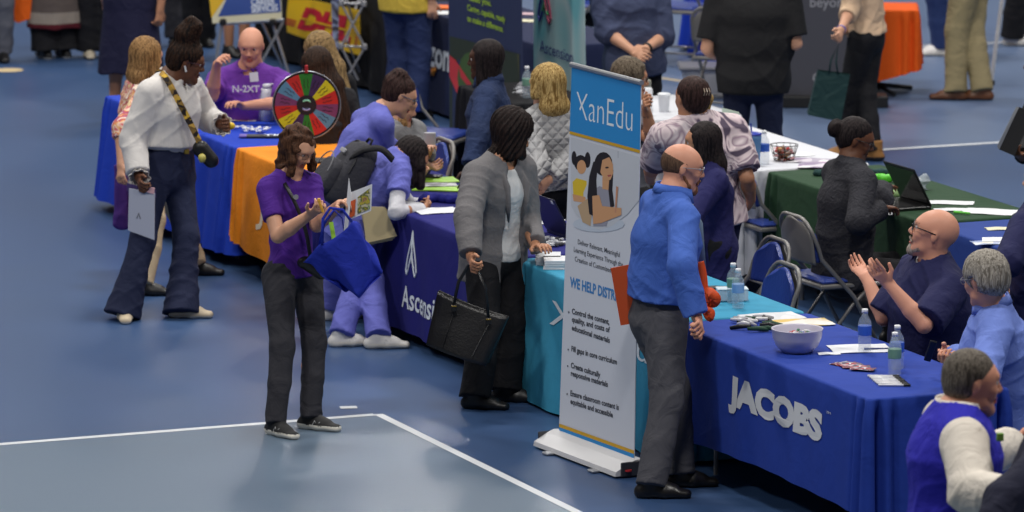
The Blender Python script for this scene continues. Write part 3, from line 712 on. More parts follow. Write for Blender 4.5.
    def hair(s, m, kind='long', L=.3, w=.09, name='hair', strands=.0035, vol=1.0, back=None, part=0, h=None, colour=None, dirn=None, face=1.0, side=True):
        p = s.hp_; q = s.hs; r, f, u = s.hrr, s.hf, s.hu; S = SD(h or min(s.h, .007), .02)
        S.ell(p(0,-.022,.04), (r,f,u), (.083*q*vol,.1*q*vol,.09*q*vol), .02)
        dn = V(dirn).normalized() if dirn else -UP
        if kind == 'short':
            S.ell(p(0,-.045,-.005), (r,f,u), (.082*q*vol,.072*q*vol,.075*q*vol), .02)
        elif kind in ('up','bun'):
            S.ell(p(0,-.05,0), (r,f,u), (.08*q*vol,.07*q*vol,.08*q*vol), .02)
        elif kind in ('long','curly','bob'):
            b0 = p(0,-.04,.0); nb = s.J['neck']-s.f2*(.09 if back is None else back)+UP*.05
            if kind == 'bob': S.e(b0, p(0,-.035,0)+dn*L*.8, (w*q,.075*q), (w*1.05*q,.06*q), r, .03)
            else:
                n1 = lerp(b0, nb, .75); n1 = b0+dn*.12+(-s.f2)*(.03 if back is None else back*.3); n2 = n1+dn*L
                S.e(b0, n1, (w*.95*q,.075*q), (w*q,.06*q), r, .03); S.e(n1, n2, (w*q,.055*q), (w*.8*q,.03*q), s.r2, .03)
            if side:
                for x in (-1,1):
                    a = p(x*.072,.005,.03); S.e(a, a+dn*min(L, .2)+s.hf*.01+r*x*.015*q, (.02*q,.045*q), (.022*q,.03*q), r, .02)
                    if kind != 'bob' and L > .2:
                        a2 = a+dn*.2+s.hf*.02+r*x*.015*q; S.e(a2, a2+dn*(L-.1), (.03*q,.035*q), (.02*q,.02*q), r, .02)
        if kind != 'none':
            S.ell(p(0,.088*face+ (1-face)*.05,-.018), (r,f,u), (.06*q,.062*q,.092*q), .008, sub=True)   # the face stays free
            if kind in ('short','up','bun'):
                for x in (-1,1): S.ell(p(x*.088,.006,-.014), (r,f,u), (.03*q,.027*q,.04*q), .006, sub=True)
                S.ell(p(0,.02,-.12), (r,f,u), (.13*q,.1*q,.09*q), .006, sub=True)
        C0 = np.array(s.J['head']); rn, fn, un = map(np.array, (r, f, u)); sd = s.seed
        if kind == 'curly':
            S.fold = lambda x, y, z: strands*(np.sin(70*x+3*np.sin(50*z+sd))+np.sin(75*y+3*np.sin(45*z))+np.sin(80*z+2*np.sin(60*x)))
        else:
            def fo(x, y, z):
                d = np.stack([x, y, z], 1)-C0; ph = np.arctan2(d@rn, -(d@fn)); zz = d@un
                return strands*(np.sin(26*ph+3*np.sin(11*zz+sd)+sd)*.6+np.sin(47*ph+4*np.sin(7*zz+1.3*sd))*.4)
            S.fold = fo if strands else None
        s.hairS = S
        return S
    def hair_go(s, m, **k): S = s.hair(m, **k); return S.mesh(k.get('name', 'hair'), m, s.root)
    def fringe_hair(s, m, name='hair', top=.035):    # short hair round a bald crown
        p = s.hp_; q = s.hs; r, f, u = s.hrr, s.hf, s.hu; S = SD(.006, .01)
        S.ell(p(0,-.012,.024), (r,f,u), (.079*q,.0965*q,.086*q), .01, clip=[(tuple(p(0,0,top)), tuple(u+f*.3)), (tuple(p(0,.038,0)), tuple(f+u*.15)), (tuple(p(0,0,-.055)), tuple(-u))])
        for x in (-1,1): S.ell(p(x*.084,.0,-.012), (r,f,u), (.02*q,.024*q,.036*q), .004, sub=True)
        S.fold = folds(.0012, 3, s.seed); return S.mesh(name, m, s.root)
    def beard(s, m, name='beard', z0=-.03, full=True):
        p = s.hp_; q = s.hs; r, f, u = s.hrr, s.hf, s.hu; S = SD(.006, .01)
        S.e(p(-.032,.038,-.072), p(0,.073,-.098), .023*q, .0205*q, k=.02); S.e(p(.032,.038,-.072), p(0,.073,-.098), .023*q, .0205*q, k=.02); S.e(p(0,.074,-.078), p(0,.074,-.098), .019*q, .019*q)
        if full:
            for x in (-1,1): S.e(p(x*.06,.006,-.03), p(x*.042,.036,-.07), .008*q, .016*q)
        for x in (-1, 1): S.e(p(x*.006,.097,-.043), p(x*.026,.084,-.058), .006*q, .006*q, k=.004)
        S.fold = folds(.0012, 3, 4); return S.mesh(name, m, s.root)
    def glasses(s, m=None, w=.0022, big=1.0):
        m = m or mat('glasses_black', (18,18,20), rough=.3); p = s.hp_; b = MB()
        for x in (-1,1):
            pts = [p(x*.033+.022*big*math.cos(a)*(1), .1-.006*abs(math.cos(a)*.5+x*.5), .012+.016*big*math.sin(a)) for a in [2*math.pi*k/14 for k in range(14)]]
            b.tube(pts, w, 6, closed=True); b.tube([p(x*.056,.094,.018), p(x*.078,.06,.018), p(x*.082,-.01,.012)], w, 6)
        b.tube([p(-.011,.101,.014), p(0,.104,.017), p(.011,.101,.014)], w, 6); b.build('glasses', m, s.root, True); return s
    def band(s, a, b, t, r, m, name, hgt=.012):      # a ring round a limb: watch, bracelet
        c = lerp(a, b, t); d = (b-a).normalized(); x = d.orthogonal().normalized(); y = d.cross(x); bb = MB()
        bb.tube([c+x*math.cos(q*math.pi/8)*r+y*math.sin(q*math.pi/8)*r for q in range(16)], hgt*.5, 6, closed=True); return bb.build(name, m, s.root, True)
    def lapels(s, m, w=.07, low=.62):
        J = s.J; sc = s.sc; N, H = J['neck'], J['hip']
        for x in (-1, 1):
            pts = [N+s.r2*x*.062*sc+UP*.035, N+s.r2*x*.07*sc+s.f2*.09*sc-s.u*.03, lerp(N, H, .2)+s.r2*x*.078*sc+s.f2*.135*sc, lerp(N, H, .42)+s.r2*x*.07*sc+s.f2*.148*sc, lerp(N, H, low)+s.r2*x*.05*sc+s.f2*.142*sc]
            b = MB(); b.tube(pts, [.012,.02,.03,.022,.006], 8, flat=.5); b.build('lapel', m, s.root, True)
    def collar(s, m, name='collar', w=.038, r=.083, gap=.4, lift=.07):
        J = s.J; sc = s.sc; c = J['neck']+s.u*lift*sc+s.f2*.012; vs = []; n = 21
        for i in range(n):
            t = gap+(2*math.pi-2*gap)*i/(n-1); o = (s.f2*math.cos(t)+s.r2*math.sin(t)); fr = max(0, math.cos(t)); q = c+o*r*sc-s.u*.022*fr*sc
            vs += [q+s.u*.02*sc-o*.004, q+s.u*.025*sc+o*.004, q-s.u*(w*(.45+.7*fr))*sc+o*.02*sc, q-s.u*(w*(.5+.7*fr))*sc+o*.012*sc]
        fs = [(i*4+j, i*4+(j+1)%4, (i+1)*4+(j+1)%4, (i+1)*4+j) for i in range(n-1) for j in range(4)]+[(0,1,2,3), tuple((n-1)*4+j for j in (3,2,1,0))]
        b = MB(); b.add(vs, fs); o = b.build(name, m, s.root, True); bm_fix(o); return o
YG = None
def YG(px, py): return G(px, py).y
def at(px, Y, z): r = ray(px, 256); y = 256-(0); k = Y/r.y; return V((CAM.x+r.x*k, Y, z))
def seatY(px, py, z=1.22): return G(px, py, z).y
black_cl = cloth('cloth_black', (26,26,30)); navy = cloth('navy', (30,34,66)); blk_leather = mat('leather_black', (22,21,22), rough=.4)
shoe_w = mat('shoe_white', (215,212,208), rough=.5); shoe_k = mat('shoe_black', (24,24,26), rough=.45); sole_w = mat('sole_white', (225,220,208))
# ---- woman in purple T-shirt, foreground
p = Person('woman in a purple T-shirt and black jeans reading papers in the foreground', 140, 128, -32, sk='light', sw=.158, sc=.96, fat=.92)
p.torso((292,268), (289,179), Y=YG(298,418), head=(297,148), dn=-.0, roll=0)
p.arm('R', (278,236,-1), (311,214,-1), hd=(326,206,-1), curl=.8, pn=(.3,0,1)); p.arm('L', (317,225,-1), (340,204,-1), hd=(354,196,-1), curl=.7, pn=(0,.3,-1))
p.leg('R', (276,420), 140); p.leg('L', (311,414), 118)
p.start(); purp = cloth('tee_purple', (76,36,134))
p.top(purp, sleeve=.62, hem=.03, ease=.01); p.trousers(cloth('jeans_black', (46,46,52)), ease=.013, thighw=-.006, rise=.0); p.shoes(mat('trainer_black', (26,26,28)), sole_w, 'sneaker')
hb = hairm('brown', (50,32,22)); S = p.hair(hb, kind='curly', L=.13, w=.08, strands=.0026); S.ell(p.hp_(.0,.105,.03), (p.hrr,p.hf,p.hu), (.058,.05,.05), .006, sub=True); S.ell(p.hp_(.0,.1,-.05), (p.hrr,p.hf,p.hu), (.06,.05,.07), .006, sub=True); S.mesh('hair', hb, p.root); p.glasses(mat('glasses_brown', (60,40,34), rough=.3), .0012); p.brows(hb)
b = MB(); J = p.J; c0 = J['neck']
strap = [c0+p.r2*-.05+p.f2*-.03+UP*.03, c0-p.r2*.06+p.f2*.05+UP*.02, lerp(c0, J['hip'], .35)+p.f2*.135, lerp(c0, J['hip'], .7)+p.f2*.135+p.r2*-.06, J['hip']+p.f2*.13-p.r2*.14]
P5 = p
# ---- woman in white blouse
p = Person('woman in a white blouse and dark flared jeans with a high bun', 128, 92, -18, sk='brown', sw=.185, sc=1.0, fat=1.24)
p.torso((166,166), (171,83), Y=YG(155,308), head=(187,62), hw=.1)
p.arm('R', (133,140,-1), (139,178,-1), hd=(142,195,-1), curl=.9, pn=(1,.3,0)); p.arm('L', (207,118,1), (222,125,-1), hd=(236,125,-1), curl=1.0)
p.leg('R', (125,305), 175); p.leg('L', (182,303), 98)
p.start(); wb = cloth('blouse_white', (212,208,204), bump=(9,.4)); p.top(wb, sleeve=1.86, hem=-.15, ease=.018, neck=.075, vneck=.14, sleeve_w=.014, cuff=.006, belly=.01)
p.trousers(cloth('jeans_dark', (34,40,66)), ease=.01, wide=.03, flarek=.03, length=1.1, rise=.18, belt=blk_leather); p.shoes(mat('shoe_cream', (205,188,160)), sole_w)
hk = hairm('black_braid', (22,17,16), (58,38,27)); S = p.hair(hk, kind='up', strands=.005, vol=1.1); q = p.hp_
S.ell(q(0,-.05,.155), (p.hrr, p.hf, p.hu), (.074,.074,.066), .03); S.ell(q(0,-.03,.215), (p.hrr, p.hf, p.hu), (.06,.06,.05), .03); S.ell(q(.02,-.05,.25), (p.hrr, p.hf, p.hu), (.025,.025,.025), .02); S.mesh('hair', hk, p.root)
p.glasses(mat('glasses_plum', (60,24,40), rough=.3)); P1 = p
for sd_ in 'RL':                              # ruffled cuffs
    w_, d_ = p.J['w'+sd_], p.J['hand'+sd_][1]; x_ = d_.orthogonal().normalized(); y_ = d_.cross(x_); bb = MB()
    bb.sheet(lambda u, v: w_+d_*(.0+.06*v-.05)+(x_*math.cos(u*6.2832)+y_*math.sin(u*6.2832))*(.036+.03*v+.006*v*math.sin(u*6.2832*9)), 54, 6, .003); o = bb.build('cuff', wb, p.root, True); bm_fix(o)
# ---- woman in floral top behind her
p = Person('woman with long light brown hair in a floral top, behind the white blouse', 75, 60, -15, sk='light', sw=.17, sc=.95, h=.009)
p.torso((146,152), (138,90), Y=YG(165,276), head=(147,57)); p.arm('R', (122,128,-1), (121,165,-1), curl=.6); p.arm('L', (165,125,1), (180,120,1))
p.leg('R', (144,282), 95); p.leg('L', (196,262), 95)
p.start(); fm_ = tex_mat('floral', ramp_noise([(226,200,150),(200,80,96),(236,214,190),(222,150,80),(170,60,110),(240,220,200)], 7, dist=2.2)); p.top(fm_, sleeve=1.3, hem=.16, ease=.02, flare=.02); p.trousers(cloth('trousers_beige', (176,160,134)), ease=.012, wide=.01); p.shoes(shoe_k)
hl = hairm('light_brown', (104,76,48), (170,132,86)); p.hair_go(hl, kind='long', L=.26, w=.1, vol=1.05); P2_ = p
# ---- bald man in purple at the blue table
Y = seatY(250, 44)
p = Person('bald man in a purple T-shirt seated behind the bright blue table, one hand raised', 188, 186, -18, sk='pink', sw=.21, sc=1.02, fat=1.15, h=.0085)
p.torso(at(250, Y, .5), (250,74), Y=Y, head=(251,46), dn=-.04, dh=-.05); p.arm('R', (212,96,-1), (217,64,-1), hd=(223,52,-1), curl=.7); p.arm('L', (283,103,-1), (243,106,-1), hd=(226,98,-1), curl=.5, pn=(0,-.2,-1))
p.sit_legs(); p.start(); p.top(cloth('tee_violet', (104,52,150)), sleeve=.75, hem=.1, ease=.02, belly=.02); p.trousers(black_cl); p.shoes(shoe_k); p.brows(hairm('sandy', (110,80,60))); P3 = p
for nm, M_, w_, h_ in (('shirt_print', mat('print_white', (225,232,238)), .15, .05),):
    text_obj('shirt_print', 'N-2XT', frame(P(232,92,p.J['neck'].y-.19), (1,0,0), (0,0,1)), .06, M_, p.root, .02, 'LEFT')
b = MB(frame(P(254,77,p.J['neck'].y-.15), (1,0,.1), (0,0,1))); b.box((0,0,0), (.055,.06,.003)); b.build('name_tag', mat('tag_white', (220,222,228)), p.root)
# ---- two long-haired visitors seated by the wheel
for (hx, hy_, x2, lab, hm, L, cl, yaw) in ((318,50,330,'woman with long light brown hair, farther of two seated behind the prize wheel', hairm('dark_blonde', (84,66,46), (176,146,100)), .3, black_cl, -40), (316,66,332,'woman with long dark hair seated close behind the prize wheel', hairm('dark', (34,24,20), (66,48,38)), .36, cloth('dark_grey', (40,40,44)), -30)):
    Y = seatY(hx, hy_); p = Person(lab, yaw, yaw-10, -10, sk='light', sw=.175, sc=.97, h=.009)
    p.torso(at(x2, Y, .5), (hx+6, hy_+30), Y=Y, head=(hx, hy_), dh=0); p.arm('R', hang=[(.2,0,-1),(-.3,.5,-.3)]); p.arm('L', hang=[(-.1,.1,-1),(-.6,.3,-.2)])
    p.sit_legs(); p.start(); p.top(cl, sleeve=1.8, hem=.1, ease=.02); p.trousers(black_cl); p.shoes(shoe_k); p.hair_go(hm, kind='long', L=L, w=.105, dirn=(.33,0,-1), back=.1)
# ---- two nurses in scrubs
scr = cloth('scrubs', (102,106,186), var=.04)
p = Person('woman in periwinkle scrubs and glasses bending over the indigo table, hair pinned up', 68, 82, -28, sk='light', sw=.165, sc=.96, fat=.9)
p.torso((332,195), (376,117), Y=YG(334,318), head=(400,96), dn=.2, dh=.04); p.arm('R', (382,160,1), (418,172,1), hd=(432,176,1)); p.arm('L', (400,160,1), (425,165,1))
p.leg('R', (334,306), 70); p.leg('L', (342,296), 70)
p.start(); p.top(scr, sleeve=.75, hem=.12, ease=.02, flare=.01); p.trousers(scr, ease=.02, wide=.02); p.shoes(shoe_w, sole_w, 'sneaker')
hd_ = hairm('dark_brown', (36,24,22)); S = p.hair(hd_, kind='up'); q = p.hp_; S.ell(q(0,-.085,.06), (p.hrr,p.hf,p.hu), (.06,.05,.055)); S.ell(q(0,-.06,.12), (p.hrr,p.hf,p.hu), (.05,.05,.035)); S.mesh('hair', hd_, p.root)
p.glasses(mat('glasses_steelblue', (60,80,100), rough=.3)); p.brows(hd_); P6 = p
p = Person('woman in periwinkle scrubs over white sleeves, writing on the indigo table', 70, 78, -40, sk='tan', sw=.175, sc=.97)
p.torso((355,224), (395,162), Y=YG(360,332)-.02, head=(411,158), dn=.05, dh=.03); p.arm('R', (396,212,-1), (423,209,1), hd=(434,206,1), curl=.9); p.arm('L', (408,205,1), (430,204,1))
p.leg('R', (342,332), 80); p.leg('L', (378,334), 88)
p.start(); p.top(cloth('undershirt', (206,206,212)), sleeve=1.95, hem=.0, ease=.006, name='undershirt', fold=.004, sleeve_w=-.004); p.top(scr, sleeve=.55, hem=.14, ease=.018, flare=.012); p.trousers(scr, ease=.012, wide=.02, length=1.0); p.shoes(shoe_w, sole_w, 'sneaker')
hbk = hairm('black', (22,18,20), (48,40,40)); p.hair_go(hbk, kind='long', L=.05, w=.085, dirn=(.15,0,-1), back=-.02); P7 = p
S = SD(.007, .02); q = p.hp_
S.e(q(0,.0,.05), q(.0,.03,.05)+V((.0,-.06,-.17)), (.07,.06), (.05,.03), p.hrr); S.fold = folds(.003, 2, 3); S.mesh('hair_lock', hbk, p.root)
# ---- hoodie
Y = seatY(400, 106, 1.15)
p = Person('person in a pale grey hoodie with a brown ponytail seated across the indigo table', 125, 110, -20, sk='light', sw=.17, sc=.95, h=.009)
p.torso(at(398, Y, .5), (398,128), Y=Y, head=(401,106), dh=0); p.arm('L', (420,165,-1), (428,152,-1), hd=(432,140,-1), curl=.6, Lf=.2); p.arm('R', (385,165,-1), (405,175,-1))
p.sit_legs(); p.start(); p.top(cloth('hoodie', (128,128,130)), sleeve=1.9, hem=.1, ease=.028); p.trousers(black_cl); p.shoes(shoe_k); S = p.hair(hl, kind='up'); q = p.hp_; S.chain([q(.02,.0,-.02), q(.05,.06,-.09), q(.05,.08,-.17)], [.03,.028,.014]); S.mesh('hair', hl, p.root)
# ---- denim jacket
Y = seatY(487, 60, 1.48)
p = Person('woman in a denim jacket with a dark bob standing behind the indigo table, smiling left', -82, -85, -4, sk='dark', sw=.17, sc=.95, h=.008)
p.torso(at(488, Y, .86), (490,88), Y=Y, head=(485,60), dh=0); p.arm('L', (478,135,-1), (470,170,-1)); p.arm('R', (496,140,1), (484,175,1))
p.leg('L', at(486, Y, .085), -85); p.leg('R', at(498, Y+.05, .085), -85); p.start(); den = cloth('denim', (38,52,86), var=.15, bump=(20,.6)); p.top(den, sleeve=1.85, hem=.08, ease=.024, name='jacket'); p.collar(den, w=.045); p.trousers(black_cl); p.shoes(shoe_k)
p.hair_go(hbk, kind='bob', L=.17, w=.082, vol=1.04, strands=.002); p.brows(hbk)
# ---- quilted jacket
Y = seatY(546, 84, 1.48)+.3
p = Person('blonde woman in a pale grey quilted jacket left of the tall banner', -35, -55, -8, sk='light', sw=.185, sc=1.0, fat=1.05, h=.008)
p.torso(at(552, Y, .88), (549,116), Y=Y, head=(546,86), dh=0); p.arm('L', (538,165,-1), (528,180,-1)); p.arm('R', (571,160,-1), (548,180,-1))
p.leg('L', at(545, Y+.04, .085), -50); p.leg('R', at(560, Y-.02, .085), -40); p.start()
def quilt(nt, src, b):
    b.inputs['Base Color'].default_value = (*srgb((156,156,158)), 1)
    ms = []
    for a in (45, -45):
        mp = nt.nodes.new('ShaderNodeMapping'); mp.vector_type = 'POINT'; mp.inputs['Rotation'].default_value = (0, math.radians(a), 0); nt.links.new(src, mp.inputs[0])
        w_ = nt.nodes.new('ShaderNodeTexWave'); w_.inputs['Scale'].default_value = 7; w_.wave_profile = 'SIN'; w_.bands_direction = 'X'; nt.links.new(mp.outputs[0], w_.inputs['Vector']); ms.append(w_)
    mm = nt.nodes.new('ShaderNodeMath'); mm.operation = 'MINIMUM'; nt.links.new(ms[0].outputs['Fac'], mm.inputs[0]); nt.links.new(ms[1].outputs['Fac'], mm.inputs[1])
    pw = nt.nodes.new('ShaderNodeMath'); pw.operation = 'POWER'; pw.inputs[1].default_value = .35; nt.links.new(mm.outputs[0], pw.inputs[0])
    bp = nt.nodes.new('ShaderNodeBump'); bp.inputs['Distance'].default_value = .03; bp.inputs['Strength'].default_value = .55; nt.links.new(pw.outputs[0], bp.inputs['Height']); nt.links.new(bp.outputs[0], b.inputs['Normal'])
p.top(tex_mat('quilted', quilt), sleeve=1.95, hem=.03, ease=.028, name='jacket', fold=.004); p.trousers(black_cl, ease=.02); p.shoes(shoe_k)
hbl = hairm('blonde', (122,94,50), (206,176,116)); p.hair_go(hbl, kind='long', L=.07, w=.098, vol=1.08)
# ---- grey blazer
p = Person('woman in a grey blazer and black trousers with dark curly hair holding a black handbag', 134, 78, -30, sk='tan', sw=.18, sc=1.0, fat=1.06)
p.torso((494,248), (500,165), Y=YG(490,396), head=(512,134), dn=-.02, dh=.03); p.arm('R', (468,218,-1), (471,258,-1), hd=(474,276,-1), curl=1.1, pn=(1,.2,0)); p.arm('L', (527,222,1), (536,247,-1), hd=(549,244,-1), curl=.4, pn=(0,0,-1))
p.leg('R', (476,393), 105); p.leg('L', (506,386), 100)
p.start(); p.top(cloth('shell_white', (206,206,206)), sleeve=0, hem=.04, ease=.012, name='blouse', neck=.08, fold=.003)
grz = cloth('blazer_grey', (112,110,112), bump=(24,.3)); p.top(grz, sleeve=1.9, hem=.17, ease=.03, name='blazer', open_=.075, flare=.03, neck=.075, sleeve_w=.0, fold=.006)
p.lapels(grz); p.trousers(cloth('trousers_black', (24,24,28)), ease=.018, wide=.025, length=1.0); p.shoes(shoe_k); p.hair_go(hairm('black_curly', (22,17,17), (46,34,32)), kind='long', L=.12, w=.118, vol=1.2, strands=.006, back=.03); P10 = p
# ---- man in blue shirt, foreground
p = Person('balding bearded man in a blue dress shirt and grey trousers beside the tall banner', 72, 84, -12, sk='pink', sw=.205, sc=1.06, fat=1.08)
p.torso((659,312), (670,203), Y=YG(662,482), head=(682,168), dn=.0, dh=.03, hw=.09); p.arm('R', (682,266,-1), (697,318,-1), hd=(704,338,-1), curl=1.15, pn=(-.6,.6,0)); p.arm('L', (648,262,1), (660,300,1))
p.leg('R', (652,480), 92); p.leg('L', (680,469), 88)
p.start(); bs = cloth('shirt_blue', (66,100,182)); p.top(bs, sleeve=1.93, hem=-.08, ease=.024, neck=.066, cuff=.004, belly=.02, fold=.008); p.collar(bs)
p.trousers(cloth('trousers_grey', (74,74,80)), ease=.014, wide=.018, thighw=.004, length=1.02, rise=.11, belt=blk_leather, fold=.007); p.shoes(mat('shoe_polish', (24,22,22), rough=.3)); hg = hairm('brown_short', (62,44,36), (96,70,56))
p.fringe_hair(hairm('brown_thin', (74,56,46), (104,80,64))); p.beard(hairm('auburn', (116,78,56), (150,106,78))); p.glasses(mat('glasses_clear', (150,150,155), rough=.3), .0018); p.brows(hg); P17 = p
# ---- navy cardigan
Y = 30.25
p = Person('woman with long black hair in a navy cardigan standing behind the turquoise table', -105, -88, -6, sk='tan', sw=.165, sc=.93)
p.torso(at(712, Y, .82), (708,172), Y=Y, head=(702,143), dh=0); p.arm('L', (692,216,-1), (682,238,-1)); p.arm('R', (722,222,1), (704,240,-1))
p.leg('L', at(708, Y, .085), -100); p.leg('R', at(724, Y+.05, .085), -95); p.start(); cdn = cloth('cardigan_navy', (34,34,84)); p.top(cdn, sleeve=1.9, hem=.34, ease=.022, flare=.015, open_=0, name='cardigan'); p.trousers(black_cl); p.shoes(shoe_k)
p.hair_go(hbk, kind='long', L=.38, w=.085, dirn=(.1,0,-1), strands=.0025); p.brows(hbk)
b = MB(); c_ = p.hp_(-.08,-.0,-.035); b.tube([c_+V((.012*math.cos(k), 0, .012*math.sin(k)-.01)) for k in [i*.785 for i in range(8)]], .003, 6, closed=True); b.build('earring', mat('gold', (200,160,70), metal=.9, rough=.3), p.root)
# ---- tie-dye top
Y = seatY(691, 98, 1.5)
p = Person('woman in a pink and grey tie-dye top seen from behind with a claw clip', -12, -32, -2, sk='tan', sw=.2, sc=1.03, fat=1.08, h=.008)
p.torso(at(708, Y, .9), (697,125), Y=Y, head=(691,99), dh=0); p.arm('R', (747,178,-1), (751,200,1), hd=(747,216,1), curl=.6, Lf=.24); p.arm('L', (652,165,1), (650,180,1), hd=(648,166,1))
p.leg('L', at(698, Y, .085), -20); p.leg('R', at(718, Y, .085), 0); p.start()
p.top(tex_mat('tiedye', ramp_noise([(92,80,98),(206,186,192),(222,206,208),(150,128,142),(226,212,214),(120,104,120)], 5, dist=1.6)), sleeve=.85, hem=.12, ease=.022, flare=.03, sleeve_w=.01, neck=.085); p.trousers(navy); p.shoes(shoe_k)
S = p.hair(hd_, kind='up', strands=.003); q = p.hp_; S.ell(q(0,-.09,.04), (p.hrr,p.hf,p.hu), (.06,.045,.075)); S.mesh('hair', hd_, p.root)
S = SD(.007, .02); S.chain([q(.05,-.06,.06), q(.085,-.05,0), q(.07,-.05,-.09)], [.015,.022,.01]); S.mesh('blonde_lock', hbl, p.root)
b = MB(); c_ = q(.01,-.135,.05)
for k in range(3): b.tube([c_+p.hrr*(.016*(k-1))+p.hu*.02, c_+p.hrr*(.018*(k-1))-p.hf*.012, c_+p.hrr*(.016*(k-1))-p.hu*.02], .003, 5)
b.build('claw_clip', mat('clip', (170,150,130), rough=.3), p.root)
# ---- curly man seated with tattooed arm
Y = seatY(630, 78)
p = Person('man with curly grey-brown hair and a tattooed arm resting his chin on his hand', 95, 90, -8, sk='tan', sw=.19, h=.008)
p.torso(at(628, Y, .5), (628,108), Y=Y, head=(631,79), dh=0); p.arm('R', (652,140,-1), (646,108,-1), hd=(643,95,-1), curl=1.2, Lf=.23); p.arm('L', (640,150,1), (655,150,1)); p.sit_legs(); p.start()
p.top(cloth('tee_grey', (90,92,100)), sleeve=.7, hem=.1, ease=.02); p.trousers(black_cl); p.shoes(shoe_k); hgb = hairm('grey_curly', (66,56,46), (122,110,94)); S = p.hair(hgb, kind='short', vol=1.12, strands=.002); S.fold = folds(.006, 3, 2); S.mesh('hair', hgb, p.root); p.glasses()
a_, b_ = p.J['eR'], p.J['wR']; S = SD(.007, .0); S.e(lerp(a_,b_,.1), lerp(a_,b_,.8), .042, .031); S.mesh('tattoo', tex_mat('tattoo', ramp_noise([SK['tan'],(90,84,84),SK['tan'],SK['tan'],(110,90,84)], 16, dist=2)), p.root)
# ---- man in slate shirt, hands crossed
def stand(label, x, yg, by, hip_x=None, neck_x=None, sc=1.0, h=.011, dx=(0,0), yaws=(0,0), spread=16, lean=0, **k):
    s = (yg+681)*.986/5.8; Y = YG(x, yg); p = Person(label, by, k.pop('hy', by), k.pop('hp', -5), sc=sc, h=h, **k)
    hz, nz, hd = .9*sc, 1.44*sc, 1.6*sc
    p.torso(at(hip_x or x, Y, hz), tuple(prj(at(neck_x or x, Y, nz))), Y=Y, head=tuple(prj(at((neck_x or x)+lean, Y, hd))), dh=0)
    r = p.r; c = at(x, Y, 0)
    p.leg('R', at(x, Y, .085*sc)+r*spread/s+p.f*dx[0], by+yaws[0]); p.leg('L', at(x, Y, .085*sc)-r*spread/s+p.f*dx[1], by+yaws[1]); return p
def prj(p):
    d = V(p)-CAM; z = d.dot(FW); return (512+FPX*d.dot(RT)/z, 256-FPX*d.dot(UPV)/z)
p = stand('man in a slate blue shirt with his hands crossed in front and sleeves rolled up', 633, 192, 160, fat=1.12, sw=.2, h=.009, sc=1.02, neck_x=626, spread=17)
p.arm('R', (607,32,-1), (634,52,-1), hd=(648,56,-1), curl=.5, pn=(0,1,-.3)); p.arm('L', (663,36,-1), (646,49,-1), hd=(638,60,-1), curl=.6, pn=(-.3,1,0)); p.start()
sl = cloth('shirt_slate', (68,76,104)); p.top(sl, sleeve=1.2, hem=.12, ease=.028, flare=.01, sleeve_w=.005); p.trousers(black_cl); p.shoes(shoe_k); p.hair_go(hb, kind='short'); p.band(p.J['eL'], p.J['wL'], .93, .03, mat('watch', (20,20,22), rough=.3), 'watch', .02)
# third hand-forearm is the other man's: hanging below
# ---- black polo
p = stand('broad man in a black polo shirt and dark jeans seen from behind', 752, 212, 4, fat=1.25, sw=.225, h=.009, sc=1.04, spread=19)
p.arm('L', (707,48,-1), (716,56,1)); p.arm('R', (796,44,-1), (785,42,1)); p.start(); p.top(cloth('polo_black', (30,30,32), bump=(10,.4)), sleeve=.85, hem=.13, ease=.024, sleeve_w=.0, boxy=1, fold=.006); p.trousers(cloth('jeans_navy', (32,38,62)), wide=.02); p.shoes(shoe_k); p.hair_go(hb, kind='short')
# ---- beige shirt with green bag
p = stand('woman in a beige shirt and black jeans carrying a dark green bag', 861, 157, -72, sw=.175, h=.009, sc=.98, hip_x=864, neck_x=858, spread=7, dx=(-.03,.12))
p.J['aL'] = G(846,150,.085); p.J['aR'] = G(873,152,.085); p.leg('L', (846,146), -85); p.leg('R', (873,149), -75)
p.arm('L', (850,10,-1), (841,30,-1), hd=(838,44,-1), curl=1.0); p.arm('R', (862,8,1), (846,28,-1), hd=(839,42,-1), curl=1.0); p.start(); bg = cloth('shirt_beige', (208,178,148)); p.top(bg, sleeve=1.35, hem=-.0, ease=.024, flare=.02); p.trousers(black_cl, ease=.018, fold=.003); p.shoes(mat('boot_tan', (150,104,52)), shoe_k, 'boot'); p.hair_go(hb, kind='long'); p.band(p.J['eL'], p.J['wL'], .95, .028, mat('band_lilac', (110,110,190)), 'wristband'); P19 = p
# ---- khaki
p = stand('person in khaki trousers and brown leather shoes at the upper right', 968, 96, -72, sc=1.08, h=.01, spread=14, dx=(-.02,.03)); p.J['aR'] = None; del p.J['aR']
p.leg('L', (956,88), -82); p.leg('R', (982,88), -78)
p.arm('L', hang=[(.1,.1,-1),(-.5,0,-.6)]); p.arm('R', hang=[(0,-.1,-1),(-.5,-.2,-.6)]); p.start(); p.top(cloth('shirt_grey', (120,120,126)), sleeve=1.9); p.trousers(cloth('khaki', (142,130,98)), ease=.018, wide=.018, thighw=.01, length=1.0, fold=.008); p.shoes(mat('shoe_brown', (96,58,34), rough=.4)); p.hair_go(hb, kind='short')
def bystander(label, x, yg, by, top, bot, shoe, **k):
    tk = k.pop('tk', {}); wide = k.pop('wide', .01); st = k.pop('style', 'shoe'); sole = k.pop('sole', None)
    p = stand(label, x, yg, by, **k); p.arm('L', hang=[(0,0,-1),(.1,.1,-1)]); p.arm('R', hang=[(0,0,-1),(.1,-.1,-1)]); p.start(); p.top(top, sleeve=1.9, hem=.12, ease=.02, **tk)
    if bot: p.trousers(bot, wide=wide, ease=.016)
    p.shoes(shoe, sole, st); p.hair_go(hb, kind='short'); return p
jn = cloth('jeans_blue', (44,60,104))
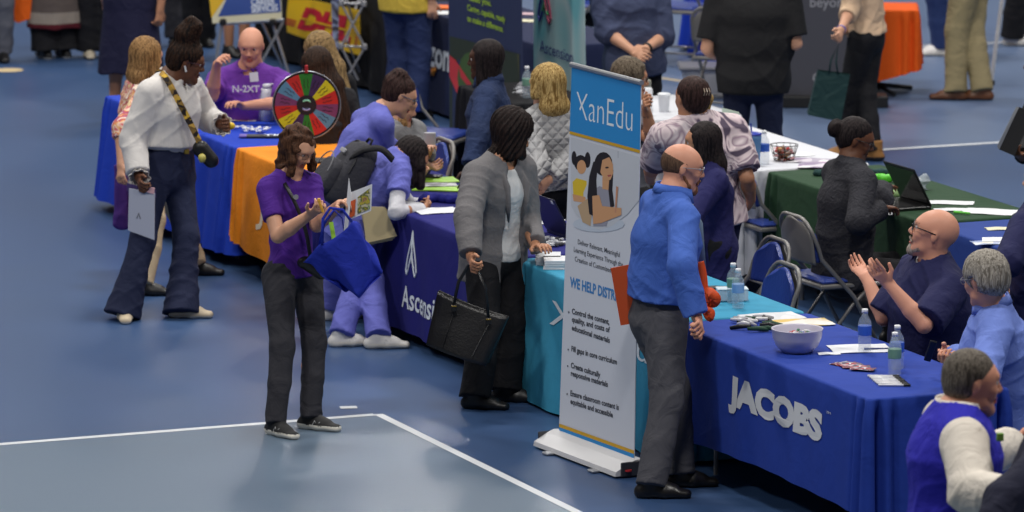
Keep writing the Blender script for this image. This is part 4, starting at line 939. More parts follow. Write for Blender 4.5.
bystander('person in blue jeans and white trainers, left of the khaki trousers', 938, 55, -95, navy, jn, shoe_w, style='sneaker', sole=sole_w, spread=5)
p22 = bystander('person in black trousers and white trainers at the far right edge', 1010, 44, 100, black_cl, black_cl, shoe_w, style='sneaker', sole=sole_w, wide=.04, spread=12)
bystander('person in black trousers and pale flat shoes left of the navy dress', 100, 57, 170, black_cl, black_cl, mat('shoe_pale', (190,180,160)), wide=.05, spread=9)
bystander('person in grey trousers at the top left edge', -3, 61, 170, cloth('grey_mid', (96,98,110)), cloth('trousers_mid_grey', (92,94,104)), shoe_k, wide=.02, spread=9)
bystander('person in dark grey trousers behind the high hair bun', 183, 46, 20, black_cl, cloth('trousers_charcoal', (48,48,54)), shoe_k, wide=.03, spread=6)
bystander('person in black with black shoes, right of the dark grey trousers', 201, 46, 160, black_cl, black_cl, shoe_k, wide=.03, spread=6)
p12 = bystander('man in a yellow shirt and blue jeans at the navy table', 407, 119, 35, cloth('shirt_yellow', (206,176,70)), cloth('jeans_mid', (40,52,90)), shoe_k, wide=.03, spread=12, fat=1.15, sc=1.03, h=.009, tk=dict(flare=.02))
# ---- long coat with banded hem
p = stand('person in a long grey-brown coat with a maroon band and black trousers', 58, 58, -25, h=.01, sw=.18, spread=10); p.arm('L', hang=[(-.2,0,-1),(-.1,.1,-1)]); p.arm('R', hang=[(0,0,-1),(.1,-.1,-1)]); p.start(); p.trousers(black_cl, wide=.06, ease=.02)
p.skirt([cloth('coat_brown', (92,82,78)), cloth('band_grey', (146,136,126)), cloth('band_maroon', (84,24,34))], z=.25, w=.235, w2=.19, name='coat_skirt', ease=.03, colour=lambda ce: (ce[:,2] < .38)*1+(ce[:,2] < .29)*1); p.top(MATS['coat_brown'], sleeve=1.9, hem=.0, ease=.03, name='coat'); p.shoes(shoe_k, sole_w); p.hair_go(hb, kind='long')
# ---- navy dress
p = stand('woman in a long navy dress standing behind the floral top', 133, 121, 15, h=.009, sw=.19, sk='tan', fat=1.1, spread=18); p.arm('R', (165,-27,-1), (160,10,1), hd=(158,34,-1), curl=.7, Lf=.26); p.arm('L', hang=[(-.05,.1,-1),(0,.3,-1)]); p.start()
p.skirt(cloth('dress_navy', (32,32,58)), z=.36, w=.24, w2=.2, name='dress_skirt', ease=.02, fold=.01); p.top(MATS['dress_navy'], sleeve=.5, hem=.0, ease=.02, name='dress'); p.shoes(shoe_k); p.hair_go(hb, kind='long')
# ---- bare legs behind the easel
p = stand('person with bare legs and black shoes behind the sign on the easel', 238, 56, 150, h=.011, sk='tan', spread=8); p.arm('L', hang=[(0,0,-1),(.1,.1,-1)]); p.arm('R', hang=[(0,0,-1),(.1,-.1,-1)]); p.start(); p.skirt(cloth('skirt_mustard', (150,130,80)), z=.62, w=.2, name='skirt'); p.top(MATS['skirt_mustard'], sleeve=.8, hem=.05); p.shoes(shoe_k); p.hair_go(hb, kind='short')
# ---- woman at laptop
Y = seatY(854, 140)
p = Person('woman in a charcoal sweater with her hair in a low bun seated at the laptop', 66, 92, -22, sk='brown', sw=.18, sc=1.0, fat=1.12)
p.torso(at(843, Y, .5), (850,170), Y=Y, head=(856,140), dh=.03); p.arm('R', (858,222,-1), (883,208,1), hd=(899,207,1), curl=.4, pn=(0,0,-1)); p.arm('L', (880,200,1), (882,188,1), hd=(890,186,1), curl=.4)
p.sit_legs(thigh=.4); p.start(); p.top(cloth('sweater_charcoal', (46,46,52), var=.15, bump=(30,.6)), sleeve=1.9, hem=.1, ease=.026, belly=.015); p.trousers(black_cl); p.shoes(shoe_k)
S = p.hair(hbk, kind='up', strands=.0025); q = p.hp_; S.ell(q(0,-.135,.02), (p.hrr,p.hf,p.hu), (.055,.042,.055), .01); S.mesh('hair', hbk, p.root); p.glasses(); P23 = p
# ---- JACOBS man
Y = seatY(930, 238)+.05
p = Person('bald bearded man with black glasses in a navy polo, gesturing', -108, -82, 16, sk='pink', sw=.21, sc=1.06, fat=1.36, hs=1.08)
p.torso(at(932, Y+.1, .5), (933,271), Y=Y+.1, head=(934,234), dn=-.1, dh=-.03); p.arm('R', (884,318,-1), (866,277,1), hd=(851,258,1), curl=.35, pn=(-.2,-.5,1), Lf=.25, curls=[.15,.3,.45,.6]); p.arm('L', (924,325,-1), (888,283,-1), hd=(868,262,-1), curl=.35, pn=(-.3,.6,.8), curls=[.1,.25,.4,.5])
p.sit_legs(); p.start(); pn_ = cloth('polo_navy', (32,34,74)); p.top(cloth('tee_white', (205,205,208)), sleeve=0, hem=0, ease=.012, name='undershirt', neck=.055, fold=0); p.top(pn_, sleeve=.95, hem=.1, ease=.03, neck=.066, vneck=.06, belly=.03, sleeve_w=.004, fold=.008); p.collar(pn_, r=.088, w=.04, gap=.6); p.trousers(black_cl); p.shoes(shoe_k)
p.beard(hairm('grey_beard', (126,112,100), (176,166,156)), full=False); p.glasses(w=.0032, big=1.1); p.brows(hg); P24 = p
# ---- grey hair, light blue shirt
Y = seatY(985, 284)+.25
p = Person('grey-haired man in a light blue shirt holding a phone by the JACOBS table', -85, -48, -14, sk='pink', sw=.2, sc=1.04, fat=1.12)
p.torso(at(1003, Y+.1, .5), (994,313), Y=Y+.1, head=(984,280), dn=-.1, dh=-.06); p.arm('L', (984,375,-1), (952,364,-1), hd=(938,358,-1), curl=.9, pn=(.2,0,1)); p.arm('R', (975,370,1), (948,352,1), hd=(932,362,-1), curl=.8)
p.sit_legs(); p.start(); lb = cloth('shirt_periwinkle', (112,134,208)); p.top(lb, sleeve=1.8, hem=.1, ease=.028, belly=.02, fold=.008); p.collar(lb); p.trousers(black_cl); p.shoes(shoe_k)
hgy = hairm('grey', (104,98,90), (172,166,156)); p.hair_go(hgy, kind='short', vol=1.16, strands=.004); p.glasses(mat('glasses_clear', (150,150,155)), .0018)
# ---- blue vest
s_ = 5600/248; Yv = 22.3
p = Person('man with short grey hair in a royal blue vest over white sleeves', 84, 82, -6, sk='pink', sw=.215, sc=1.05, fat=1.25, hs=1.05)
p.torso(at(958, Yv, .96), (955,421), Y=Yv, head=(973,383), dh=.02, dn=0); p.arm('R', (972,492,-1), (1012,498,-1), Lu=.27); p.arm('L', (985,455,1), (1015,445,1)); 
p.leg('L', at(952, Yv+.1, .085), 85); p.leg('R', at(960, Yv-.08, .085), 85); p.start(); p.top(cloth('shirt_ivory', (212,204,192)), sleeve=1.9, hem=.05, ease=.024, sleeve_w=.018, fold=.009); p.collar(MATS['shirt_ivory'], w=.05)
p.top(cloth('vest_blue', (44,42,170)), sleeve=0, hem=.12, ease=.036, name='vest', neck=.085, vneck=.16); p.trousers(black_cl); p.shoes(shoe_k); hs_ = hairm('salt', (70,64,58), (120,112,102)); p.hair_go(hs_, kind='short', strands=.0012, vol=.99); p.brows(hs_); P26 = p
# ---- dark shoulders at the right edge
p = Person('person in a dark navy sleeve at the bottom right corner', -80, sc=1.02, h=.01); Yq = 21.9
p.torso(at(1052, Yq, .92), (1046,444), Y=Yq, head=(1066,398), dh=0); p.arm('L', (1004,500,-1), (985,550,-1)); p.arm('R', hang=[(0,0,-1),(-.3,0,-1)]); p.leg('L', at(1045,Yq-.05,.085)); p.leg('R', at(1056,Yq+.05,.085)); p.start(); dn_ = cloth('jacket_ink', (26,28,48)); p.top(dn_, sleeve=1.9, ease=.03); p.trousers(black_cl); p.shoes(shoe_k); p.hair_go(hb, kind='short')
Yq = seatY(1040, 186, 1.25)
p = Person('person in a navy shirt seated at the right edge beyond the grey-haired man', -60, sc=1.02, h=.01, fat=1.15, sw=.21)
p.torso(at(1042, Yq, .52), (1040,214), Y=Yq, head=(1042,182), dh=0); p.arm('L', (1008,262,-1), (1004,285,1)); p.arm('R', hang=[(0,0,-1),(-.6,.5,0)]); p.sit_legs(); p.start(); p.top(MATS['polo_navy'], sleeve=1.2, ease=.03); p.trousers(black_cl); p.shoes(shoe_k); p.hair_go(hb, kind='short')
Yq = 33.2
p = Person('person in a black sleeve holding a tablet at the upper right edge', -85, sc=1.0, h=.009, sk='brown')
p.torso(at(1048, Yq, .9), (1044,95), Y=Yq, head=(1042,65), dh=0); p.arm('L', (1030,148,-1), (1022,157,-1), hd=(1008,150,-1), curl=.9, Lf=.2, pn=(0,0,1)); p.arm('R', hang=[(.3,0,-1),(.2,.3,-.9)]); p.leg('L', at(1043,Yq,.085)); p.leg('R', at(1052,Yq+.05,.085)); p.start(); p.top(black_cl, sleeve=1.9, ease=.02, hem=.2); p.trousers(black_cl); p.shoes(shoe_k); p.hair_go(hb, kind='short'); P29 = p
# ================================================================ banners
class Panel:                                  # an upright printed panel between four corners
    def __init__(s, BL, BR, TL, TR, wave=0):
        s.c = [V(BL), V(BR), V(TL), V(TR)]; s.w = wave; s.n = (s.c[2]-s.c[0]).cross(s.c[1]-s.c[0]).normalized()
        if s.n.y > 0: s.n = -s.n
    def at(s, u, v, off=0):
        a = s.c[0].lerp(s.c[1], u); b = s.c[2].lerp(s.c[3], u); return a.lerp(b, v)+s.n*(off+s.w*math.sin(u*5+v*3))
    def inv(s, px, py):
        u, v = .5, .5
        for _ in range(12):
            x, y = prj(s.at(u, v)); e = 1e-3; xu, yu = prj(s.at(u+e, v)); xv, yv = prj(s.at(u, v+e))
            a, b, c, d = (xu-x)/e, (xv-x)/e, (yu-y)/e, (yv-y)/e; D = a*d-b*c; dx, dy = px-x, py-y; u += (d*dx-b*dy)/D; v += (-c*dx+a*dy)/D
        return u, v
    def body(s, m, th=.004, name='banner_panel', par=None):
        b = MB(); b.sheet(lambda u, v: s.at(u, v), 14, 14, 0); n = len(b.v); b.add([v-s.n*th for v in b.v], [f[::-1] for f in b.f])
        bd = [i*15 for i in range(15)]+[14*15+j for j in range(1, 15)]+[i*15+14 for i in range(13, -1, -1)]+list(range(13, 0, -1))
        for k in range(len(bd)): i, j = bd[k], bd[(k+1) % len(bd)]; b.f.append((i, j, j+n, i+n)); b.fm.append(0)
        o = b.build(name, m, par); bm_fix(o); return o
    def pol(s, pts, m, off=.001, name='print', par=None, px=True, thin=.0008):
        q = [s.inv(*p) if px else p for p in pts]
        import mathutils
        tri = mathutils.geometry.tessellate_polygon([[V((a, b, 0)) for a, b in q]]); vs = [s.at(a, b, off+thin) for a, b in q]
        o = mesh_obj(name, vs, [tuple(t) for t in tri], m, par); return o
    def txt(s, t, p0, p1, h, m, par, off=.0015, bold=0, name='lettering'):
        u0, v0 = s.inv(*p0); u1, v1 = s.inv(*p1); _, vh = s.inv(p0[0], p0[1]-h)
        vs, fs = text_geo(t, 1, bold, 'LEFT'); x0 = min(v.x for v in vs); x1 = max(v.x for v in vs); k = (vh-v0)/.7
        return mesh_obj(name, [s.at(u0+(u1-u0)*(v.x-x0)/(x1-x0), v0+(v1-v0)*(v.x-x0)/(x1-x0)+v.y*k, off) for v in vs], fs, m, par)
def circ(x, y, rx, ry=None, n=16, a0=0, a1=360):
    ry = ry or rx; return [(x+rx*math.cos(math.radians(a0+(a1-a0)*k/n)), y+ry*math.sin(math.radians(a0+(a1-a0)*k/n))) for k in range(n if a1-a0 == 360 else n+1)]
def pm(n, c): return mat('print_'+n, c, rough=.55)
alum = mat('aluminium', (176,178,182), rough=.35, metal=.7)
# ---- the tall white and blue banner
BL, BR = G(559,430,.09), G(634,458,.09)
X1 = Panel(BL, BR, P(572,66,BL.y+.02), P(641,84,BR.y+.02))
t = thing('roll_up_banner', 'tall roll-up banner with blue header and white body, XanEdu printed on top', 'banner', (BL.x*.5+BR.x*.5, BL.y*.5+BR.y*.5, 0))
X1.body(pm('paper', (208,212,222)), par=t)
X1.pol([(572,67.5),(641,85.5),(640.3,150),(570,131)], pm('sky_blue', (40,138,206)), name='header', par=t); X1.pol([(570,131),(640.3,150),(640.2,153.2),(569.9,134)], pm('gold', (206,160,30)), .0015, 'stripe', t)
X1.txt('XanEdu', (575.5,118), (632.5,131.5), 28, wl, t, bold=-.012)
pw_ = pm('wall', (196,200,208)); sk_ = pm('skin', (208,156,112)); bk_ = pm('hair', (30,24,26)); yl_ = pm('yellow', (222,190,40)); be_ = pm('chair', (188,160,126)); gr_ = pm('top', (150,150,164)); 
def cv(lst, m, off, name='picture'): X1.pol(lst, m, off, name, t)
cv([(571,137),(639.8,157),(639.5,200),(628,214),(612,226),(600,230),(588,226),(576,214),(571.5,206)], pw_, .0012)
cv(circ(599,224,26,8), pm('pale_blue', (192,202,216)), .0011)
cv([(573,182),(577,178),(587,181),(588,196),(585,200),(574,198)], yl_, .002); cv([(573,194),(586,197),(586,203),(574,201)], sk_, .0022)
cv(circ(581,163,6.5,8), bk_, .0018); cv(circ(574.5,158,2.5,7), bk_, .0018); cv(circ(588,160,3,8), bk_, .0018); cv(circ(582,167,4.6,7), sk_, .0022)
cv([(578,206),(590,197),(592,216),(591,226),(583,222)], be_, .0024); cv([(591,192),(600,186),(610,190),(612,206),(607,226),(594,226),(592,210)], gr_, .0026)
cv([(603,177),(610,178),(609,190),(603,189)], sk_, .0028); cv(circ(604,164,9,12), bk_, .003); cv([(603,160),(610,157),(613.5,164),(614,173),(611,180),(605,180),(601,172)], sk_, .0032)
cv([(594,162),(599,160),(597,180),(598,200),(595,216),(590,214),(588,196),(590,176)], bk_, .0034); cv([(610,166),(614,170),(613,190),(615,206),(611,208),(609,190)], bk_, .0027)
cv([(593,196),(600,195),(603,206),(612,207),(622,208),(622,215),(612,219),(602,223),(594,224)], sk_, .0038); cv([(617,186),(619,187),(617,213),(615.5,212)], pm('pencil', (196,140,110)), .004); cv([(606,167),(609,166.5),(609.5,168),(606.5,168.6)], bk_, .0036); cv([(608,175),(612,174.5),(612,176),(609,176.8)], pm('lip', (170,80,76)), .0036)
cv([(618,150.8),(619,151),(618.8,198),(617.8,198)], pm('line', (176,180,190)), .0016)
tg = pm('text_grey', (70,72,80)); tb = pm('text_blue', (60,130,196))
for s_, a_, b_, h_ in (('Deliver Relevant, Meaningful', (578,244), (620,257), 5), ('Learning Experience Through the', (574,251.5), (623,267), 5), ('Creation of Customized Content', (575,261), (625,277), 5)): X1.txt(s_, a_, b_, h_, tg, t, bold=.004)
X1.txt('WE HELP DISTRICTS', (570,286.5), (628,304), 10, tb, t, bold=.03)
for s_, a_, b_ in (('Control the content,', (572,313.5), (609.5,324.5)), ('quality, and costs of', (572,321.5), (610,332.5)), ('educational materials', (572,330), (610,343)), ('Fill gaps in core curriculum', (571.5,351), (617,364.5)), ('Create culturally', (571,367.5), (600.5,377.5)), ('responsive materials', (571,375.5), (608,387)), ('Ensure classroom content is', (570.5,395.5), (619,410)), ('equitable and accessible', (570.5,403.5), (613,417.5))): X1.txt(s_, a_, b_, 5.4, tg, t, bold=.03)
for p_ in ((569,312), (568.5,349.5), (568,366), (567.5,394)): X1.pol(circ(p_[0], p_[1], .7, .9, 8), tg, .0015, 'bullet', t)
X1.pol([(559.6,423.5),(634.3,450.5),(634.2,454),(559.5,427)], pm('gold', 0), .0016, 'stripe', t); X1.pol([(559.5,427),(634.2,454),(634.1,458),(559.3,430.5)], pm('sky_blue', 0), .0016, 'stripe', t)
dX = (BR-BL); dX.z = 0; L_ = dX.length; dX.normalize(); nX = V((dX.y, -dX.x, 0)); nX = nX if nX.y < 0 else -nX
M = Matrix((dX, -nX, V((0,0,1)))).transposed().to_4x4(); M.translation = V(((BL.x+BR.x)/2, (BL.y+BR.y)/2, 0))
b = MB(M); pr = [(-.13,.012),(-.125,.035),(-.05,.075),(-.01,.09),(.03,.088),(.1,.06),(.11,.012)]; hw = L_/2+.04
b.add([(x, y, z) for x in (-hw, hw) for y, z in pr], [tuple(range(7)), tuple(range(13,6,-1))]+[(k, (k+1)%7, (k+1)%7+7, k+7) for k in range(7)]); o = b.build('base', mat('base_white', (206,206,208), rough=.35), t); bm_fix(o)
for x in (-hw-.004, hw+.004): b = MB(M); b.box((x, 0, .045), (.01,.2,.075), bev=.004); b.build('end_cap', mat('cap_grey', (60,60,66), rough=.4), t)
b = MB(M); b.lathe([(.018,-.004),(.018,.004)], 14, (hw+.01,-.06,.04)); o = b.build('red_knob', mat('red', (170,30,40)), t)
for x in (-.25, .25): b = MB(M); b.box((x, 0, .008), (.06,.34,.014), bev=.004); b.build('foot', alum, t)
b = MB(); a_, b_ = X1.at(-.01,1.004,.0), X1.at(1.01,1.004,.0); b.tube([a_, b_], .014, 10); b.build('top_rail', alum, t)
b = MB(); b.tube([M @ V((0,.06,.06)), X1.at(.5,.99,-.03)], .009, 8); b.build('pole', alum, t)
# ---- the two banners of the far booth
def rollup(bl, w, h, label, col, wave=.0, lean=0, z0=.1):
    BL = G(bl[0], bl[1], z0); BR = BL-ROW*w; BR.z = z0; t = thing('roll_up_banner', label, 'banner', ((BL.x+BR.x)/2, (BL.y+BR.y)/2, 0)); up = V((0,0,h))
    pn = Panel(BL, BR, BL+up, BR+up, wave); pn.body(col, par=t)
    d = ROW; M = Matrix((-ROW, DEP, V((0,0,1)))).transposed().to_4x4(); M.translation = V(((BL.x+BR.x)/2, (BL.y+BR.y)/2, 0)); b = MB(M)
    b.box((0,0,.05), (w+.06,.2,.09), bev=.02); b.build('base', alum, t); b = MB(); b.tube([pn.at(0,1), pn.at(1,1)], .014, 8); b.build('top_rail', alum, t); b = MB(M); b.tube([(0,.04,.06),(0,.03,h+.08)], .01); b.build('pole', alum, t); return pn, t
Yd = V((0,0,0))
dk, td = rollup((450,152), 1.3, 2.0, 'dark navy banner with lime green words behind the denim jacket', pm('navy_deep', (44,52,84)), .01)
dk.pol([(450,36),(519.5,54),(521,200),(450,148)], pm('forest', (48,56,38)), .002, 'picture', td)
dk.pol([(487,46),(519.5,54),(521,160),(500,140)], pm('moss', (84,84,48)), .0025, 'picture', td); dk.pol(circ(470,78,12,26), pm('leaf', (70,96,46)), .0028, 'picture', td)
dk.pol([(450,55),(456,60),(468,78),(476,90),(478,102),(472,112),(464,108),(457,92),(450,76)], pm('sleeve_red', (206,56,60)), .0035, 'picture', td)
dk.pol([(458,140),(464,132),(470,128),(472,150),(462,162),(456,160)], pm('sleeve_red', 0), .0035, 'picture', td)
dk.pol(circ(478,84,4,7), pm('hand', (206,160,130)), .004, 'picture', td)
lime = pm('lime', (166,200,50))
for s_, a_, b_ in (('need you.', (470,0.5), (492,6)), ('Caring, capable, ready', (468,10), (506,22.5)), ('to make a difference.', (468,21), (504,32))): dk.txt(s_, a_, b_, 6, lime, td, bold=.02, off=.006)
teal = tex_mat('banner_teal', ramp_noise([(120,190,198),(186,212,214),(110,184,192),(170,206,210)], 1.6, detail=1, dist=.3, stretch=(1,1,.6)), rough=.5)
an, ta = rollup((535,163), .86, 2.05, 'pale teal banner printed Ascension in dark blue, behind the blonde woman', teal, .012)
for cx_, cy_, rx_, ry_ in ((552,8,12,20),(566,6,10,22),(557,22,9,16),(541,20,6,30)): an.pol([(x, y) for x, y in circ(cx_, cy_, rx_, ry_, 22) if y < 60], pm('petal', (176,206,210)), .003, 'petal', ta) if cy_ > 99 else None
ink = pm('ink_blue', (44,52,130)); an.txt('Ascension', (540.5,51), (573.5,63.5), 12, ink, ta, bold=.004, off=.006)
u_, v_ = an.inv(546, -2); mark(lambda a, z: an.at(a, z, .01), u_, v_, .07, [ink, pm('ink_red', (150,60,90)), pm('ink_green', (60,150,90))], ta, sx=2.8, w=.008)
# ================================================================ folding chairs
vin = mat('vinyl_blue', (40,62,140), rough=.4, bump=(30,.15)); fr_ = mat('chair_grey', (126,124,122), rough=.4, metal=.3)
def make_chair(label):
    t = thing('folding_chair', label, 'chair'); M0 = Matrix.Identity(4)   # faces +Y
    b = MB(); b.box((0,.0,.445), (.39,.38,.035), bev=.014); b.build('seat', vin, t)
    b = MB(); b.box((0,0,.42), (.42,.41,.028), bev=.008); b.build('seat_pan', fr_, t)
    b = MB(); b.sheet(lambda u, v: ((u-.5)*.37*(1-max(0, (v-.45)/.55)**3*.5), -.215-.03*v-.03*(1-(2*u-1)**2)+.0, .56+.235*v*(1-.1*(2*u-1)**2)), 14, 14, .022); o = b.build('backrest', vin, t, True); bm_fix(o)
    b = MB(); b.sheet(lambda u, v: ((u-.5)*.395*(1-max(0, (v-.45)/.55)**3*.48), -.238-.03*v-.03*(1-(2*u-1)**2)+.0, .55+.258*v*(1-.1*(2*u-1)**2)), 14, 14, .008); o = b.build('back_shell', fr_, t, True); bm_fix(o)
    b = MB(); pts = [(-.21,.2,.0),(-.212,.0,.36),(-.205,-.2,.58),(-.203,-.225,.66)]+[(-.203+.12*(1-math.cos(a)), -.24-.04*math.sin(a), .68+.13*math.sin(a)) for a in (.3,.6,.9,1.2,1.5)]+[(.203-.12*(1-math.cos(a)), -.24-.04*math.sin(a), .68+.13*math.sin(a)) for a in (1.5,1.2,.9,.6,.3)]+[(.203,-.225,.66),(.205,-.2,.58),(.212,.0,.36),(.21,.2,.0)]
    b.tube(pts, .0125, 8); b.build('frame', fr_, t, True)
    for x in (-.19, .19): b = MB(); b.tube([(x,-.24,0),(x,.0,.3),(x,.13,.42)], .011, 8); b.build('leg', fr_, t, True)
    for y, z in ((.15,.1),(-.17,.09)): b = MB(); b.tube([(-.19,y,z),(.19,y,z)], .009, 6); b.build('crossbar', fr_, t, True)
    return t
ch0 = make_chair('x'); first = True
def put_chair(p, yaw, label):
    global first
    o = ch0 if first else copy_tree(ch0); first = False; o.location = (p[0], p[1], 0); o.rotation_euler = (0,0,-math.radians(yaw)); o['label'] = label; o['group'] = 'metal folding chairs with blue vinyl pads'; return o
put_chair(G(783,289,.68)+fwd(-112)*.25, -112, 'empty blue folding chair behind the turquoise table, nearer of two'); put_chair(G(773,263,.68)+fwd(-112)*.25, -112, 'empty blue folding chair behind the turquoise table, farther of two')
h_ = P23.J['hip']; put_chair(h_-P23.f*.04, 66, 'folding chair under the woman at the laptop')
put_chair(G(775,292), 66, 'empty folding chair left of the woman at the laptop, grey back to us')
for pp, lb_ in ((P24, 'folding chair under the man in the navy polo'),): put_chair(pp.J['hip']-pp.f*.02, pp.by, lb_)
h_ = bpy.data.objects; put_chair(R(.42,1.2), -112, 'folding chair under the grey-haired man in light blue')
put_chair(G(680,62), 24, 'folding chair with a blue seat right of the slate blue shirt'); put_chair(G(598,60), -50, 'folding chair under the black coat'); put_chair(G(438,200), 112, 'folding chair left of the denim jacket, seen edge on'); put_chair(G(441,161,.68)+fwd(-112)*.25, -112, 'folding chair beside the grey hoodie at the indigo table')
put_chair(P3.J['hip'], 188, 'folding chair under the bald man in purple')
put_chair(G(727,112), 20, 'folding chair left of the black polo shirt')
# black coat draped over the chair
S = SD(.012, .05); c_ = G(592,57); 
S.e(c_+V((-.02,.12,.35)), c_+V((-.05,.1,.85)), (.22,.13), (.2,.1), (1,0,0)); S.e(c_+V((-.2,.1,.78)), c_+V((.12,.1,.8)), .08, .08); S.e(c_+V((.14,.1,.75)), c_+V((.2,.05,.3)), .07, .06); S.fold = folds(.02, .7, 3)
tag(S.mesh('coat', cloth('coat_black', (20,20,22))), 'black coat draped over a chair right of the teal banner', 'coat')
# ================================================================ far booths
c3 = G(415,104,.02); blackc = cloth('cloth_jet', (20,20,24), bump=(6,.3)); nvc = cloth('cloth_navy', (30,38,70), bump=(6,.25))
D3 = Cloth(c3+ROW*.35, 3.0, .76, .745, .03, seed=3, amp=.03, flare=.05); D3.o.z = 0; D3.build(blackc, 'black tablecloth hung with a yellow and red DHL banner')
under_table(D3.o+ROW*.03+DEP*.02, 2.9, .7, .74, 'folding table under the black cloth with the yellow banner')
N3 = Cloth(c3-ROW*2.45, 2.75, .76, .745, .03, seed=6, amp=.012, flare=.03); N3.o.z = 0; ncl = N3.build(nvc, 'navy tablecloth with a smile arrow beside the yellow shirt')
under_table(N3.o+ROW*.03+DEP*.02, 2.66, .7, .74, 'folding table under the navy smile-arrow cloth')
# yellow banner on the black cloth (its own object, pinned on)
fz = on_plane(288, 4, D3.o-D3.d2*.12, D3.d2); f2_ = on_plane(360, 12, D3.o-D3.d2*.12, D3.d2); f3_ = on_plane(287, 32, D3.o-D3.d2*.12, D3.d2); f4_ = on_plane(359, 56, D3.o-D3.d2*.12, D3.d2)
t = thing('cloth_banner', 'yellow cloth banner with red DHL letters on the black tablecloth', 'banner', ((f3_.x+f4_.x)/2, (f3_.y+f4_.y)/2, f3_.z))
dh = Panel(f3_, f4_, on_plane(289, -4, D3.o-D3.d2*.12, D3.d2), on_plane(361, 10, D3.o-D3.d2*.12, D3.d2), .012); dh.body(pm('dhl_yellow', (236,190,16)), par=t)
rd_ = pm('dhl_red', (196,24,44))
def sl(u, v): return (u+.10*(v-.5), v)
def blk(pts): dh.pol([sl(*p) for p in pts], rd_, .004, 'stripe', t, px=False)
text_uv('dhl_lettering', 'DHL', lambda u, v: dh.at(u+.14*(v-.5), v, .004), .2, .2, .9, .8, rd_, t, bold=.06, sp=.95)
for v_ in (.47,): dh.pol([sl(.18, v_), sl(.96, v_), sl(.96, v_+.045), sl(.18, v_+.045)], pm('dhl_yellow', 0), .0055, 'slit', t, px=False)
for k in range(3): blk([(.02,.22+.07*k),(.16,.22+.07*k),(.16,.255+.07*k),(.02,.255+.07*k)]); blk([(.95,.22+.07*k),(.99,.22+.07*k),(.99,.255+.07*k),(.95,.255+.07*k)])
u0, zb = N3.fuv(408, 64); u1, zt = N3.fuv(450, 56)
text_uv('booth_lettering', 'amazon', lambda a, z: N3.front(a, z), N3.fuv(404,62)[0], N3.fuv(426,65)[1], N3.fuv(450,60)[0], N3.fuv(426,65)[1]+.15, wl, ncl, bold=.03)
om = pm('smile_orange', (226,146,40)); b = MB(); pts = []
for k in range(13): x_ = 411+25*k/12; y_ = 68+7*math.sin(math.pi*k/12)**.8+4*k/12-2; a_, z_ = N3.fuv(x_, y_); pts.append(N3.front(a_, z_, .008))
b.tube(pts, [.006+.016*math.sin(math.pi*(k+.5)/14) for k in range(13)], 6); b.build('smile', om, ncl)
b = MB(); q_ = [N3.fuv(*p) for p in ((430,68),(437,67),(435,76))]; b.poly([N3.front(a, z, .01) for a, z in q_], .002); b.build('arrow_tip', om, ncl)
# pop-up frame in front of the black table
t = thing('display_frame', 'grey folding lattice frame standing in front of the yellow banner', 'display frame', G(352,94)); Yf = YG(352,94); fm2 = mat('frame_grey', (150,150,154), rough=.4, metal=.3)
nd = lambda x, y, d=0: P(x, y, Yf+d)
for (a, b_) in (((341,3),(364,4)),((341,46),(365,47)),((341,3),(365,47)),((364,4),(341,46)),((341,46),(358,80)),((365,47),(345,81)),((341,3),(352,-18)),((364,4),(350,-18))):
    b = MB(); b.tube([nd(*a), nd(*b_)], .009, 6); b.build('bar', fm2, t)
for (a, b_) in (((341,3),(347,0)),((364,4),(358,0)),((347,0),(358,41)),((347,41),(358,0)),((341,46),(347,41)),((365,47),(358,41)),((347,41),(362,76))):
    b = MB(); b.tube([nd(a[0], a[1], 0), nd(b_[0], b_[1], .3)], .008, 6); b.build('bar', fm2, t)
for a in ((341,3),(364,4),(341,46),(365,47)): b = MB(); b.box(nd(*a), (.04,.04,.05), bev=.01); b.build('joint', fm2, t)
b = MB(); 
q_ = [nd(331,-6,.02), nd(339,-6,.02), nd(338.5,56,.02), nd(333,52,.02)]; b.poly(q_, .02); o = b.build('graphic_strip', tex_mat('strip', ramp_noise([(60,56,66),(150,160,190),(50,44,52),(96,110,150)], 6, dist=1)), t); bm_fix(o)
# easel with sign
Ye = YG(252, 84); t = thing('easel_sign', 'blue and gold CAREER SERVICES sign on a silver easel behind the bald man', 'sign', (P(250,84,Ye).x, Ye, 0))
es = Panel(P(212.5,23.5,Ye), P(282,18.5,Ye), P(206,-45,Ye+.08), P(279,-50,Ye+.08)); es.body(pm('cream', (212,206,176)), .012, 'board', t)
es.pol([(218,16.5),(281,12),(277,-46),(208,-42),(226,0)], pm('royal', (40,72,146)), .002, 'blue_field', t); es.pol([(211.5,18),(224,0),(227,-8),(208,-30),(208.5,-10)], pm('sun', (222,176,30)), .0025, 'gold_field', t)
es.txt('CAREER', (251.5,5.3), (275,3.8), 6.5, wl, t, bold=.02, off=.004); es.txt('SERVICES', (251.5,12.5), (278,10.5), 6.5, wl, t, bold=.02, off=.004)
for a, b_ in (((222,22),(213,82)),((272,21),(292,84)),((283,22),(262,62)),((262,22),(282,66))): b = MB(); b.tube([P(a[0],a[1],Ye+.03), P(b_[0],b_[1],Ye-.02+(.3 if a[0] in (262,) else 0))], .011, 6); b.build('leg', alum, t)
for x in (223, 273): b = MB(); b.box(P(x,22,Ye-.01), (.05,.08,.05), bev=.01); b.build('clip', dark, t)
b = MB(); b.tube([P(222,24,Ye+.03), P(284,20,Ye+.03)], .012, 6); b.build('crossbar', alum, t)
